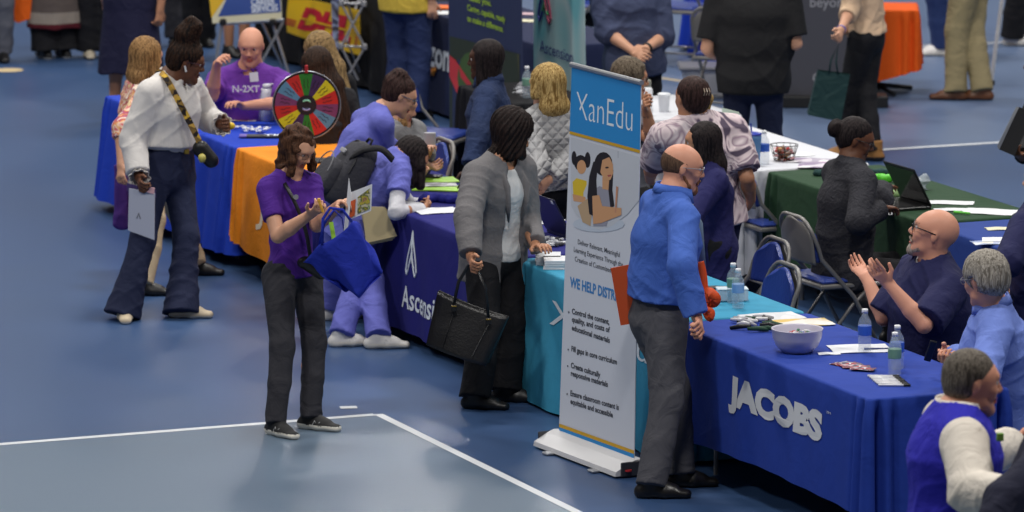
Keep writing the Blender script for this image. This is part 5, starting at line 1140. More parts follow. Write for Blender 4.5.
# dark grey display wall
Yw = YG(820, 107); t = thing('display_wall', 'dark grey printed display wall behind the black polo shirt', 'display', (P(822,107,Yw).x, Yw, 0)); gw = pm('slate_wall', (66,66,74))
dw = Panel(P(768,99,Yw), P(874,98,Yw), P(768,-150,Yw), P(874,-150,Yw)); dw.body(gw, .03, 'panel', t); dw.txt('beyond', (810,7), (850,7), 10, pm('faded', (140,140,146)), t, bold=.01); dw.txt('Career', (812.5,82), (850,82), 9, pm('faded', 0), t, bold=.02)
b = MB(); b.box((P(822,100,Yw).x, Yw+.02, .045), (.98,.2,.09), bev=.01); b.build('base', dark, t)
# orange table and others on the right
og = cloth('cloth_vivid_orange', (226,92,24), bump=(8,.2)); po = G(905,93,0); dO = V((-.98,.2,0)); eO = V((.2,.98,0))
OT = Cloth(G(918,97,0), .62, .5, .66, lambda x, y: .2-.11*min(1, x/.4), seed=3, amp=.03, flare=.03, d1=V((-1,.05,0)).normalized(), d2=V((.05,1,0)).normalized()); OT.build(og, 'vivid orange tablecloth on a small table behind the beige shirt')
t = thing('pedestal_table', 'small black-footed table under the vivid orange cloth', 'table', OT.o+OT.d1*.31+OT.d2*.25)
c_ = OT.o+OT.d1*.31+OT.d2*.25; b = MB(); b.lathe([(.24,.635),(.24,.655)], 20, c_); b.build('tabletop', dark, t); b = MB(); b.tube([c_+V((0,0,.02)), c_+V((0,0,.64))], .03); b.build('column', dark, t)
for k in range(4): a_ = k*1.571+.4; b = MB(); b.tube([c_+V((0,0,.06)), c_+V((.3*math.cos(a_), .3*math.sin(a_), .02))], .018, 6); b.build('foot', dark, t)
t = thing('stanchion_pole', 'thin white pole leaning right of the khaki trousers', 'pole', G(991,86)); b = MB(); Yp = YG(991,85); b.tube([P(991,84,Yp), P(1006,-30,Yp+.1)], .016, 8); b.build('shaft', mat('pole_white', (205,205,205), rough=.4), t); b = MB(); b.lathe([(.03,0),(.03,.03),(.018,.04)], 12, G(991,85)); b.build('rubber_foot', dark, t)
bbc = Cloth(G(712,64,0), .9, .6, .74, .03, seed=9, amp=.04, flare=.09, freq=14, d1=V((-.15,1,0)).normalized(), d2=V((1,.15,0)).normalized()); bbc.build(blueB, 'bright blue draped table left of the black polo shirt', name='tablecloth')
under_table(bbc.o+bbc.d1*.03+bbc.d2*.02, .84, .54, .735, 'folding table under the draped cloth left of the black polo', bbc.d1, bbc.d2)
b = MB(); c_ = bbc.o+bbc.d1*.12+bbc.d2*.12+V((0,0,.742)); b.box(c_+V((0,0,.09)), (.16,.2,.16), bev=.03); tag(b.build('bag', cloth('bag_orange', (214,96,40))), 'small orange bag on the draped bright blue table', 'bag')
t = thing('storage_bin', 'clear plastic bin on the floor beside the black polo shirt', 'bin', G(711,97)); c_ = G(711,97); pl = mat('plastic_clear', (190,190,196), rough=.2, alpha=.45)
b = MB(Matrix.Translation(c_)); b.sheet(lambda u, v: ((.2+.03*v)*math.copysign(abs(math.cos(u*6.2832))**.3, math.cos(u*6.2832)), (.14+.02*v)*math.copysign(abs(math.sin(u*6.2832))**.3, math.sin(u*6.2832)), .22*v+.01), 40, 4, .004); o = b.build('tub', pl, t, True); bm_fix(o)
b = MB(Matrix.Translation(c_)); b.box((0,0,.235), (.5,.36,.03), bev=.01); b.build('lid', mat('lid_grey', (104,104,112), rough=.3), t)
b = MB(Matrix.Translation(c_)); b.box((0,0,.09), (.34,.22,.15), bev=.03); b.build('contents', mat('contents', (70,50,56)), t)
# ================================================================ bottles and table ware
pet = mat('pet', (200,214,226), rough=.06, alpha=.26, spec=.8); cap_w = mat('cap_white', (225,228,232), rough=.4); lab_b = mat('label_blue', (44,90,190), rough=.5); lab_g = mat('label_green', (104,146,126), rough=.5); lab_m = mat('label_mix', (120,160,210), rough=.5)
def make_bottle(lab, h=.21, r=.0325):
    t = thing('water_bottle', 'x', 'bottle'); b = MB(); b.lathe([(r*.8,0),(r,.008),(r*.94,.03),(r,.045),(r,.06),(r*.96,.07),(r,.08),(r,h*.66),(r*.9,h*.74),(r*.45,h*.86),(r*.4,h*.93)], 20); b.build('bottle_body', pet, t, True)
    b = MB(); b.lathe([(r*1.01,h*.4),(r*1.015,h*.41),(r*1.015,h*.61),(r*1.01,h*.62)], 20); b.build('label_band', lab, t, True)
    b = MB(); b.lathe([(r*.46,h*.91),(r*.46,h),(r*.4,h*1.005)], 16); b.build('cap', cap_w, t, True); return t
pb = {k: make_bottle(m) for k, m in (('b', lab_b), ('g', lab_g), ('m', lab_m))}; used = set()
def bottle(px, py, kind, label, sc=1.0, z=.747):
    o = pb[kind] if kind not in used else copy_tree(pb[kind]); used.add(kind); g = G(px, py, z); o.location = g; o.scale = (sc,)*3; o['label'] = label; o['group'] = 'plastic water bottles on the tables'
bottle(864.5,352,'b','water bottle with a blue label beside the sheet of paper, near the navy polo', 1.03); bottle(897,369,'b','blue-labelled water bottle partly hidden behind a green-labelled one', 1.03); bottle(894.5,375,'g','green-labelled water bottle in front, beside the white pens')
bottle(733,303,'g','left one of two water bottles on the turquoise table', 1.0); bottle(738,308,'m','right one of two water bottles on the turquoise table', .98)
bottle(263.5,121,'m','clear water bottle beside the white flask, on the bright blue table', 1.0); bottle(764,165,'b','water bottle right of the blue tumbler on the white table', 1.0); bottle(527,98,'g','water bottle behind the blonde woman, on the small black table', 1.0)
def lathe_thing(name, label, cat, loc, parts, group=None):
    t = thing(name, label, cat, loc, group)
    for nm, prof, m in parts: b = MB(Matrix.Translation(V(loc))); b.lathe(prof, 28); b.build(nm, m, t, True)
    return t
lv = mat('bowl_lavender', (196,192,208), rough=.35)
bwl = G(797,352,.747); t = lathe_thing('candy_bowl', 'pale lavender bowl with a few sweets on the JACOBS table', 'bowl', bwl, [('bowl', [(.06,0),(.075,.003),(.105,.035),(.122,.075),(.127,.115),(.13,.12),(.127,.121),(.123,.115),(.115,.08),(.095,.04),(.07,.018),(.0,.015)], lv)])
cand = [mat('candy_'+n, c, rough=.4) for n, c in (('green',(40,110,70)),('white',(220,220,220)),('red',(180,50,50)),('gold',(200,170,90)),('blue',(60,80,160)))]
def sweets(label, group, spots, size=.014, cat='sweet', name='sweet', cols=cand, zj=.004):
    for i, (x, y, z) in enumerate(spots):
        b = MB(Matrix.Translation(V((x,y,z))) @ Matrix.Rotation(random.uniform(0,3.1), 4, 'Z') @ Matrix.Rotation(random.uniform(-.4,.4), 4, 'X')); s_ = size
        b.box((0,0,s_*.4), (s_*1.6, s_, s_*.8), bev=s_*.25); b.add([(s_*.7,0,s_*.4),(s_*1.5,s_*.5,s_*.5),(s_*1.5,-s_*.5,s_*.3)], [(0,1,2)]); b.add([(-s_*.7,0,s_*.4),(-s_*1.5,s_*.5,s_*.5),(-s_*1.5,-s_*.5,s_*.3)], [(0,1,2)])
        tag(b.build(name, cols[i % len(cols)]), label, cat, group)
sweets('wrapped sweet lying in the pale lavender bowl', 'sweets in the lavender bowl', [(bwl.x+.03+random.uniform(-.05,.06), bwl.y+random.uniform(-.05,.05), .747+.085+random.uniform(0,.02)) for _ in range(14)])
ab_ = ab(G(527,92,.745)); ST = Cloth(R(ab_[0]-.5, ab_[1]-.3), 1.0, .6, .745, .1, seed=2, amp=.015); ST.build(blackc, 'small black-clothed table behind the blonde woman'); under_table(ST.o+ROW*.03+DEP*.02, .94, .55, .741, 'small folding table under the black cloth behind the blonde woman')
sweets('small silver packet on the black table behind the blonde woman', 'packets on the small black table', [tuple(G(random.uniform(519,531), random.uniform(84,97), .748)) for _ in range(8)], .03, 'packet', 'packet', [mat('silver', (170,172,178)), mat('ash', (120,120,126))])
Ws = Cloth(R(8.95,2.75), 1.05, .75, .752, .1, seed=3, amp=.015); Ws.build(wcl, 'white tablecloth behind the curly-haired man'); under_table(Ws.o+ROW*.03+DEP*.02, .98, .7, .748, 'folding table under the farther white cloth')
b = MB(Matrix.Translation(bwl)); b.lathe([(.05,.02),(.1,.075),(.07,.083),(.0,.086)], 20); b.build('filling', cand[1], t, True)
paper = mat('paper', (222,224,228), rough=.7); papy = mat('paper_gold', (220,200,140), rough=.7)
def sheet(px, py, w, d, rz, label, m=paper, z=.748, th=.0015, name='paper_sheet', cat='paper', group=None):
    c = G(px, py, z); M = Matrix.Translation(c) @ Matrix.Rotation(math.radians(rz), 4, 'Z'); b = MB(M); b.sheet(lambda u, v: ((u-.5)*w, (v-.5)*d, .001+.003*math.sin(u*4+v*3)**2), 6, 6, -th); o = b.build(name, m if not isinstance(m, list) else m[0], None); bm_fix(o); return tag(o, label, cat, group)
def printed(nm, cols, sc=25): return tex_mat('printed_'+nm, ramp_noise(cols, sc, voronoi=True), rough=.5)
pgold = printed('gold', [(224,222,214),(214,180,90),(224,222,214),(226,224,218),(200,170,80)], 9)
sheet(772,317,.3,.21,20,'white printed sheet on the seam of the turquoise and royal blue cloths', printed('sheet', [(220,220,222),(206,208,212),(222,222,226)], 14)); sheet(800,323,.32,.2,14,'gold-bordered certificate beside the bowl', pgold, z=.751)
sheet(860,349,.3,.22,8,'blank white sheet by the blue-labelled bottle'); sheet(829,354,.11,.06,5,'small white card right of the bowl'); 
b = MB(Matrix.Translation(G(878,349.5,.751)) @ Matrix.Rotation(.1, 4, 'Z')); b.tube([(-.07,0,.005),(.07,0,.005)], [.005,.003], 6); b.lathe([(.005,0),(.005,.01)], 6, (-.06,0,0)); tag(b.build('pen', mat('pen_navy', (40,50,110))), 'navy pen lying on the blank white sheet', 'pen')
crd = printed('cards', [(150,30,40),(30,34,70),(216,216,220),(170,40,50),(60,40,60)], 40)
for i in range(5): sheet(843+5*i, 364+1.3*i-(i%2)*.9, .12, .075, 40-14*i, 'printed card in the fanned pile in front of the bottles', crd, z=.748+.0015*i, name='printed_card', cat='card', group='fanned printed cards on the JACOBS table')
for i in range(7):
    g = G(882+1.8*i, 376+1.5*i, .755); b = MB(Matrix.Translation(g) @ Matrix.Rotation(-.05-.05*(i%3), 4, 'Z')); b.tube([(-.07,0,0),(.055,0,0)], .0058, 8); o = b.build('marker_pen', mat('marker_white', (226,226,226), rough=.35), None, True)
    c_ = MB(Matrix.Translation(g) @ Matrix.Rotation(-.05-.05*(i%3), 4, 'Z')); c_.tube([(.052,0,0),(.085,0,0)], .0066, 8); c_.build('pen_cap', dark, o, True); tag(o, 'white marker pen with a black cap in the bundle by the bottles', 'pen', 'marker pens on the JACOBS table')
# bags of pens between bowl and the blue shirt
for i in range(16):
    g = G(740+random.uniform(0,34), 318+random.uniform(0,11)+i*.35*.5, .752); b = MB(Matrix.Translation(g) @ Matrix.Rotation(random.uniform(-1.2,.4), 4, 'Z') @ Matrix.Rotation(random.uniform(-.2,.2), 4, 'Y')); b.tube([(-.055,0,.01),(0,0,.014),(.055,0,.01)], [.009,.013,.008], 8)
    tag(b.build('giveaway_pen', [dark, cand[1], mat('dark_green', (30,70,50)), mat('fog', (170,170,176), rough=.3)][i % 4], None, True), 'wrapped giveaway pen in the heap left of the bowl', 'pen', 'wrapped pens heaped left of the bowl')
t = thing('card_box', 'white box beside the water bottles on the turquoise table', 'box', G(732,301,.747)); b = MB(Matrix.Translation(G(732,300,.747)) @ Matrix.Rotation(.1, 4, 'Z')); b.box((0,0,.03), (.16,.09,.06), bev=.004); b.build('carton', mat('carton', (196,210,220), rough=.5), t); b = MB(Matrix.Translation(G(732,300,.747)) @ Matrix.Rotation(.1, 4, 'Z')); b.box((0,0,.062), (.164,.094,.006), bev=.002); b.build('lid', mat('carton', 0), t)
sheet(716,289,.15,.08,4,'dark phone lying on the turquoise table', dark, th=.008, name='phone', cat='phone')
for i in range(2):
    g = G(548+8*i, 263+4*i, .747); t = thing('booklet_stack', ('stack of white booklets at the far corner of the turquoise table','stack of white booklets nearer the tall banner')[i], 'booklets', g)
    for k in range(8): b = MB(Matrix.Translation(g+V((random.uniform(-.004,.004), random.uniform(-.004,.004), .006*k))) @ Matrix.Rotation(.05*random.uniform(-1,1), 4, 'Z')); b.box((0,0,.003), (.13,.17,.005)); b.build('booklet', paper, t)
def laptop(px, py, yaw, label, lid=110, z=.748, col=(34,36,46), w=.36, d=.25):
    g = G(px, py, z); t = thing('laptop', label, 'laptop', g); M = Matrix.Translation(g) @ Matrix.Rotation(-math.radians(yaw), 4, 'Z'); m = mat('laptop_%d' % col[0], col, rough=.35)
    b = MB(M); b.box((0,0,.01), (w,d,.018), bev=.004); b.build('keyboard_base', m, t); b = MB(M); b.box((0,-.01,.0198), (w*.86,d*.5,.002)); b.build('keys', dark, t)
    M2 = M @ Matrix.Translation((0,d/2,.018)) @ Matrix.Rotation(math.radians(90-lid+0), 4, 'X') ; b = MB(M2); b.box((0,0,d*.5), (w,.008,d), bev=.003); b.build('lid', m, t); b = MB(M2); b.box((0,-.0052,d*.5), (w*.93,.002,d*.88)); b.build('screen', mat('screen_off', (16,18,24), rough=.12), t)
    b = MB(M2); b.box((-w*.4,.0052,d*.92), (.03,.002,.02)); b.build('sticker', paper, t); return t
laptop(580,235,246,'dark laptop on the indigo cloth left of the tall banner', 118, col=(34,36,62)); laptop(897,206,66,'black laptop on the dark green cloth', 62, col=(26,26,28), w=.38)
for i, (x, y, w_, d_, r_, l_) in enumerate(((536,210,.24,.2,10,'white sheet on the indigo cloth beyond the laptop'),(541,222,.26,.18,-8,'white sheet left of the dark laptop'),(575,228,.2,.15,0,'white sheet on the indigo cloth behind the tall banner'),(437,211,.26,.2,20,'white form the nurse is writing on'),(400,204,.22,.17,-15,'cream sheet near the nurse at the indigo table'))): sheet(x, y, w_, d_, r_, l_)
limem = mat('lime_folder', (150,200,60), rough=.5)
for i, (x, y, r_, l_) in enumerate(((441,189,-8,'lime green folder nearest on the far side of the indigo table'),(430,181,12,'lime green folder behind the papers on the indigo table'),)): sheet(x, y, .32, .2, r_, l_, limem, th=.006, name='folder', cat='folder')
sheet(438,185,.22,.14,5,'grey printed booklet on the lime green folders', printed('grey', [(200,200,204),(150,150,156),(90,90,96)], 12), z=.757); sheet(428,177,.16,.1,-10,'black tablet beside the lime folders', dark, z=.757, th=.007, name='tablet', cat='tablet')
sweets('small card or badge scattered on the indigo cloth by the laptop', 'cards scattered by the laptop', [tuple(G(random.uniform(528,564), random.uniform(239,247), .75)) for _ in range(44)], .022, 'card', 'badge', [paper, mat('ash', (120,120,126)), mat('coal', (50,50,56)), mat('silver', (170,172,178))])
S = SD(.01, .02); g = G(440,200,.76); 
for k in range(6): S.e(g+V((-.11+.04*k, random.uniform(-.04,.04), .0)), g+V((-.07+.04*k, random.uniform(-.04,.04), .02)), .022)
S.fold = folds(.01, 2, 1); tag(S.mesh('drawstring_bag', cloth('bag_navy', (34,36,120))), 'crumpled navy bag on the indigo table', 'bag')
S = SD(.008, .012); g = G(452,201,.755)
for k in range(4): S.e(g+V((.02*k, random.uniform(-.03,.03), .0)), g+V((.02*k+.02, random.uniform(-.03,.03), .015)), .014)
tag(S.mesh('plastic_wrap', mat('wrap', (180,190,200), rough=.2, alpha=.6)), 'scrap of clear plastic wrap beside the navy bag', 'wrapper')
# blue table
g = G(267,121,.747); t = lathe_thing('flask', 'white insulated flask with a loop lid on the bright blue table', 'flask', g, [('flask_body', [(.036,0),(.038,.004),(.038,.18),(.03,.205),(.026,.21)], mat('flask_white', (205,208,216), rough=.35)), ('lid', [(.027,.21),(.028,.235),(.02,.24)], mat('flask_white', 0))])
b = MB(Matrix.Translation(g+V((.035,0,.225)))); b.tube([(.017*math.cos(k*.7), 0, .014*math.sin(k*.7)) for k in range(9)], .005, 6, closed=True); b.build('loop', mat('flask_white', 0), t)
sheet(238,120,.24,.12,0,'gold-bordered sheet on the bright blue table', pgold); sweets('wrapped mint in the pile on the bright blue table', 'mints on the bright blue table', [tuple(G(random.uniform(235,268), random.uniform(127,132), .75+random.uniform(0,.012))) for _ in range(34)], .016, cols=[paper, mat('mint_blue', (90,110,200)), paper])
t = thing('table_runner', 'black folded cloth with white letters lying before the prize wheel', 'cloth', G(264,137,.75)); g0 = G(264,137,.75); b = MB(Matrix.Translation(g0)); b.box((.0,0,.006), (.3,.09,.014), bev=.004); b.build('folded_cloth', mat('runner', (44,44,50)), t); b = MB(Matrix.Translation(g0)); b.box((-.13,0,.0075), (.05,.092,.014), bev=.004); b.build('purple_end', mat('runner_p', (104,90,170)), t)
text_obj('lettering', 'TK:', frame(g0+V((.0,-.035,.0135)), (1,.0,0), (0,1,0)), .09, wl, t, .02, 'LEFT')
# prize wheel
wc = P(306.5,105,G(306,163,.747).y); t = thing('prize_wheel', 'colourful prize wheel on a stand at the orange table', 'prize wheel', (wc.x, wc.y, .748)); Rw = .2
wn = V((.1,-1,.0)).normalized(); wx = V((0,0,1)).cross(wn).normalized()*1; Mw = Matrix((wx, V((0,0,1)), -V((0,0,1)).cross(wx)*-1)).transposed().to_4x4(); Mw.translation = wc
fx = wx if wx.x > 0 else -wx
def wp(r, a, o=0): return wc+fx*(r*math.cos(a))+V((0,0,1))*(r*math.sin(a))+wn*o
b = MB(); n_ = 64; b.add([wp(Rw*1.03, 2*math.pi*k/n_, .0) for k in range(n_)]+[wp(Rw*1.03, 2*math.pi*k/n_, -.018) for k in range(n_)], [tuple(range(n_)), tuple(range(2*n_-1, n_-1, -1))]+[(k, (k+1)%n_, (k+1)%n_+n_, k+n_) for k in range(n_)]); o = b.build('disc', mat('wheel_black', (22,22,24)), t); bm_fix(o)
wcol = {'g':(44,130,40),'p':(70,40,90),'y':(222,210,30),'r':(206,44,36),'m':(130,62,110),'b':(96,146,180)}; seq = 'gpyrmbrgpyrmbr'; seq = 'gpyrmbrgyrmbr'
N_ = 14; order = ['g','p','y','r','m','b','r','g','p','y','r','m','b','r']; words = ['Free Gift','Swag','Prize','Try Again','Candy','Spin Again','Prize','Swag','Gift','Prize','Try Again','Candy','Spin Again','Gift']
for k in range(N_):
    a1 = math.pi/2+math.pi/N_-2*math.pi*k/N_+.02; a0 = a1-2*math.pi/N_; pts = [wp(Rw*.3, a0+(a1-a0)*i/3, .002) for i in range(4)]+[wp(Rw*.96, a1-(a1-a0)*i/6, .002) for i in range(7)]
    b = MB(); b.add(pts, [tuple(range(len(pts)))]); b.build('segment', pm('wheel_'+order[k], wcol[order[k]]), t)
    am = (a0+a1)/2; ex = fx*math.cos(am)+UP*math.sin(am); ey = wn.cross(ex); ey = ey if True else -ey
    if abs(ex.dot(fx)) >= 0 and ex.dot(fx) < 0: ex2, ey2, st = -ex, -ey, Rw*.9
    else: ex2, ey2, st = ex, ey, Rw*.45
    M = Matrix((ex2, ey2, wn)).transposed().to_4x4(); M.translation = wc+ex*st+wn*.0035-ey2*.008
    text_obj('wheel_word', '~~~~~', M, .035, pm('dark_ink', (60,30,40)), t, 0, 'LEFT', sx=.8) if False else None
    for l in (-1, 1):
        b = MB(); b.tube([wc+ex*(Rw*(.5+.06*i))+ey2*(.011*l+.004*math.sin(i*2.3+k))+wn*.004 for i in range(6)], .0016, 4); b.build('handwriting', pm('dark_ink', (60,30,40)), t)
b = MB(); b.add([wp(Rw*.3, 2*math.pi*k/24, .006) for k in range(24)]+[wp(Rw*.3, 2*math.pi*k/24, .0) for k in range(24)], [tuple(range(24))]+[(k, (k+1)%24, (k+1)%24+24, k+24) for k in range(24)]); o = b.build('hub', mat('hub', (36,26,34)), t); bm_fix(o)
for s_ in (0, 1):
    b = MB(); a0 = math.pi*.75+s_*math.pi; b.tube([wp(Rw*.15, a0-.25*i, .009) for i in range(8)], [.006]*7+[.002], 6); b.build('hub_arrow', pm(('mint','lilac')[s_], ((150,220,190),(170,170,220))[s_]), t)
b = MB(); b.tube([wp(Rw*1.03, 2*math.pi*k/48, .004) for k in range(48)], .0035, 6, closed=True); b.build('rim', alum, t)
b = MB(); b.box(wp(Rw*1.1, math.pi/2, .01), (.02,.02,.05), bev=.004); b.build('pointer', mat('red', 0), t)
b = MB(); b.tube([wc-wn*.03, V((wc.x, wc.y, .77))-wn*.05], .012, 8); b.build('stand', dark, t); b = MB(); b.box(V((wc.x, wc.y, .757))-wn*.04, (.26,.16,.014), bev=.004); b.build('foot', dark, t)
# white table
g = G(753,166,.752); t = lathe_thing('tumbler', 'blue glittery tumbler with a straw on the white table', 'tumbler', g, [('cup', [(.034,0),(.04,.01),(.05,.17),(.05,.19)], mat('tumbler_blue', (84,132,186), rough=.3, bump=(80,.5))), ('lid', [(.051,.188),(.052,.2),(.03,.206)], mat('lid_blue', (40,60,170), rough=.3))])
b = MB(Matrix.Translation(g)); b.tube([(-.01,0,.2),(-.016,0,.26)], .005, 6); b.build('straw', mat('lid_blue', 0), t)
g = G(784,161,.752); t = thing('wire_basket', 'round wire basket of wrapped sweets on the white table', 'basket', g)
for z_, r_ in ((.01,.06),(.05,.07),(.1,.085)): b = MB(Matrix.Translation(g)); b.tube([(r_*math.cos(k*.3927), r_*math.sin(k*.3927), z_) for k in range(16)], .003, 5, closed=True); b.build('ring', dark, t)
for k in range(12): a_ = k*.5236; b = MB(Matrix.Translation(g)); b.tube([(.06*math.cos(a_), .06*math.sin(a_), .01), (.085*math.cos(a_), .085*math.sin(a_), .1)], .0018, 4); b.build('wire', dark, t)
sweets('wrapped sweet in the wire basket', 'sweets in the wire basket', [(g.x+.055*q*math.cos(a), g.y+.055*q*math.sin(a), .755+.014*l) for l in range(6) for a, q in [(random.uniform(0,6.28), random.uniform(.2,1)) for _ in range(9)]], .018, cols=[mat('c_gold', (190,150,100)), cand[1], cand[2], mat('c_pink', (200,150,150)), mat('c_brown', (110,70,50))])
pur = printed('purple', [(224,222,226),(110,80,130),(220,220,224),(160,120,160)], 9)
sheet(808,161,.3,.2,-15,'purple printed brochure on the white table', pur, z=.753); sheet(822,166,.28,.2,-10,'second purple printed brochure, nearer the boots', pur, z=.756); sheet(795,155,.2,.16,20,'white sheet behind the brochures on the white table', z=.7525)
t = thing('picture_frame', 'pale green sign standing on the white table', 'sign', G(733,143,.752)); fp = Panel(G(722,142,.752), G(742,150,.752), P(722,108,G(722,142,.752).y+.05), P(738,112,G(742,150,.752).y+.05)); fp.body(pm('pale_green', (188,206,190)), .006, 'board', t); b = MB(); b.tube([fp.at(.5,.8,-.01), fp.at(.5,0,-.1)], .004, 5); b.build('prop', dark, t)
g = G(664,112,.752)
lathe_thing('paper_cup', 'white cup beside the man with curly hair, on the white table', 'cup', g, [('cup', [(.03,0),(.04,.11),(.042,.113),(.038,.11)], paper), ('lid', [(.043,.11),(.043,.118),(.034,.124)], cap_w)]) 
lathe_thing('thermos', 'white thermos flask behind the curly-haired man', 'flask', G(647,116,.752), [('flask_body', [(.034,0),(.036,.01),(.036,.17),(.025,.19)], paper), ('cap', [(.026,.19),(.026,.23),(.02,.235)], mat('cap_grey2', (130,130,120)))])
# green table
for x, y, w_, d_, r_, l_, z_ in ((860,213,.36,.2,5,'white sheet under the hands at the laptop',.748),(948,203,.3,.13,-8,'white leaflet on the green cloth, farther right of the laptop',.748),(990,212,.3,.2,-18,'loose white sheets at the right end of the green cloth',.748),(955,210,.24,.1,3,'small printed slip beside the loose sheets',.7485)): sheet(x, y, w_, d_, r_, l_, z=z_)
lg_ = mat('bright_green', (90,200,50), rough=.4)
for (x, y, l_) in ((878,180,'bright green plastic pouch behind the laptop'),(888,194,'pale green packet beside the laptop')): 
    S = SD(.009, .02); g = G(x, y, .76)
    for k in range(5): S.e(g+V((-.06+.03*k, random.uniform(-.03,.03), 0)), g+V((-.03+.03*k, random.uniform(-.03,.03), .02)), .018)
    tag(S.mesh('pouch', lg_ if x < 880 else mat('pale_packet', (170,200,140), rough=.4)), l_, 'pouch')
b = MB(Matrix.Translation(G(962,214,.75)) @ Matrix.Rotation(-.5, 4, 'Z')); b.tube([(-.05,0,.008),(.05,0,.008)], [.008,.006], 8); b.lathe([(.005,0),(.006,.012)], 6, (.03,0,0)); tag(b.build('highlighter', lg_), 'green highlighter by the loose white sheets', 'pen')
S = SD(.01, .03); g = G(918,186,.77); S.e(g, g+V((.04,0,.05)), .05, .03); S.e(g, g+V((-.06,.02,-.0)), .03, .02); S.fold = folds(.02, 3, 1); tag(S.mesh('plastic_bag', mat('wrap', 0)), 'crumpled clear plastic bag behind the laptop lid', 'bag')
S = SD(.01, .03); g = G(880,172,.76); S.e(g+V((-.15,0,0)), g+V((.15,.02,.0)), (.03,.02), None, (0,1,0)); S.fold = folds(.015, 2, 1); tag(S.mesh('tote_bag', cloth('bag_teal', (38,66,66))), 'dark teal bag lying flat behind the green pouch', 'bag')
S = SD(.008, .02); g = G(817,173,.765); S.e(g, g+V((.06,0,.0)), .025, .02); S.fold = folds(.01, 3, 5); tag(S.mesh('glove', cloth('bag_teal', 0)), 'small dark teal pouch at the left of the green cloth', 'pouch')
flyer = printed('flyer', [(220,224,230),(120,140,190),(224,226,230),(200,190,120)], 12)
sheet(990,243,.2,.13,10,'printed flyer on the blue cloth beyond the green one', flyer, z=.746); sheet(1002,240,.22,.14,-5,'white flyer overlapping another on the blue cloth', z=.749); sheet(1000,229,.16,.1,8,'cream leaflet above the flyers on the blue cloth', mat('cream_paper', (214,210,180)), z=.746)
sheet(432,13,.3,.2,5,'white sheets on the navy table by the yellow shirt', z=.747); sheet(439,8,.3,.18,-5,'bright orange folder on the navy table', mat('folder_orange', (236,110,30)), z=.75, th=.01, name='folder', cat='folder'); sheet(524,21,.2,.14,0,'cream plate of paper on the navy table between the banners', mat('cream_paper', 0), z=.747); sheet(521,14,.24,.12,0,'pale pink sheet on the navy table between the banners', mat('pink_paper', (200,170,180)), z=.747)
# ================================================================ things people carry
def quad(name, pts, th, m, label, cat, par=None):
    b = MB(); b.poly(pts, th); o = b.build(name, m, par); bm_fix(o); return tag(o, label, cat) if label else o
# folder and phone of the woman in white
J = P1.J; Yh = J['wR'].y-.03; t = thing('folder', 'light grey folder with an A mark held by the woman in white', 'folder', P(141,240,Yh))
quad('cover', [P(129.5,188,Yh), P(155,193,Yh-.03), P(154.5,239.5,Yh-.02), P(128.5,230,Yh+.01)], .012, mat('folder_grey', (186,190,204)), None, None, t)
quad('purple_edge', [P(127,183,Yh+.02), P(156,190,Yh), P(156,198,Yh), P(127,191,Yh+.02)], .006, mat('folder_plum', (66,50,110)), None, None, t)
b = MB(); b.tube([P(137,218,Yh-.02), P(138.5,213,Yh-.02), P(140.5,219,Yh-.02)], .0022, 5); b.build('mark', dark, t)
quad('phone', [P(148,186,Yh-.035), P(155,188,Yh-.035), P(154,194,Yh-.035), P(147,192,Yh-.035)], .009, mat('phone_pink', (214,170,176)), 'pink phone held on top of the grey folder', 'phone')
for sd_ in 'R': pass
# patterned strap and small purse
t = thing('crossbody_purse', 'small black purse on a yellow and black patterned strap', 'purse', P(204,160,J['hip'].y-.2)); n_ = J['neck']; f_ = P1.f2; strapm = tex_mat('strap_pattern', ramp_noise([(206,166,60),(30,24,24),(36,28,28),(190,150,70),(30,24,24)], 34, voronoi=True))
Yb = n_.y; pts = [P(157,76,Yb+.0), P(160,72,Yb-.06), P(166,78,Yb-.15), P(176,96,Yb-.185), P(187,117,Yb-.19), P(197,137,Yb-.2), P(203,150,Yb-.2)]
b = MB(); b.ribbon(pts, .036, (.25,-1,.1), .005); o = b.build('strap', strapm, t)
S = SD(.006, .015); a_ = P(206,152,Yb-.19); S.e(a_+V((-.03,0,.02)), a_+V((.03,0,-.05)), (.035,.05), (.03,.045), (0,1,0)); S.mesh('pouch', blk_leather, t)
b = MB(); c_ = P(202,157,Yb-.25); b.lathe([(.004,.02),(.02,.01),(.024,-.01),(.014,-.03),(.003,-.034)], 14, c_); b.build('charm', mat('charm_gold', (190,180,90), rough=.4), t, True)
c_ = P(231,126,J['wL'].y-.04); S = SD(.006, .01); S.ell(c_, ((1,0,0),(0,1,0),(0,0,1)), (.026,.022,.022)); tag(S.mesh('stress_ball', mat('ball_yellow', (226,190,30), rough=.5)), 'small yellow ball in the hand of the woman in white', 'ball')
b = MB(); c_ = P1.hp_(.083,-.002,-.012); b.tube([c_, c_-UP*.035+P1.hf*.008], .006, 6); b.build('earbud', mat('ear_white', (225,225,225)), P1.root)
# belt buckle
b = MB(); c_ = J['hip']+P1.u*.1+P1.f*.155; b.box(c_, (.03,.012,.03), bev=.004); b.build('buckle', mat('gold', (200,160,70), metal=.9, rough=.3), P1.root)
S = SD(.01, .02); Yb2 = P2_.J['hip'].y-.12; S.e(P(121,168,Yb2), P(122,225,Yb2), (.045,.03), (.055,.035), (1,0,0)); S.fold = folds(.012, 1, 1); t = tag(S.mesh('tote_bag', cloth('bag_purple', (84,52,130))), 'purple tote bag hanging behind the woman in white', 'bag')
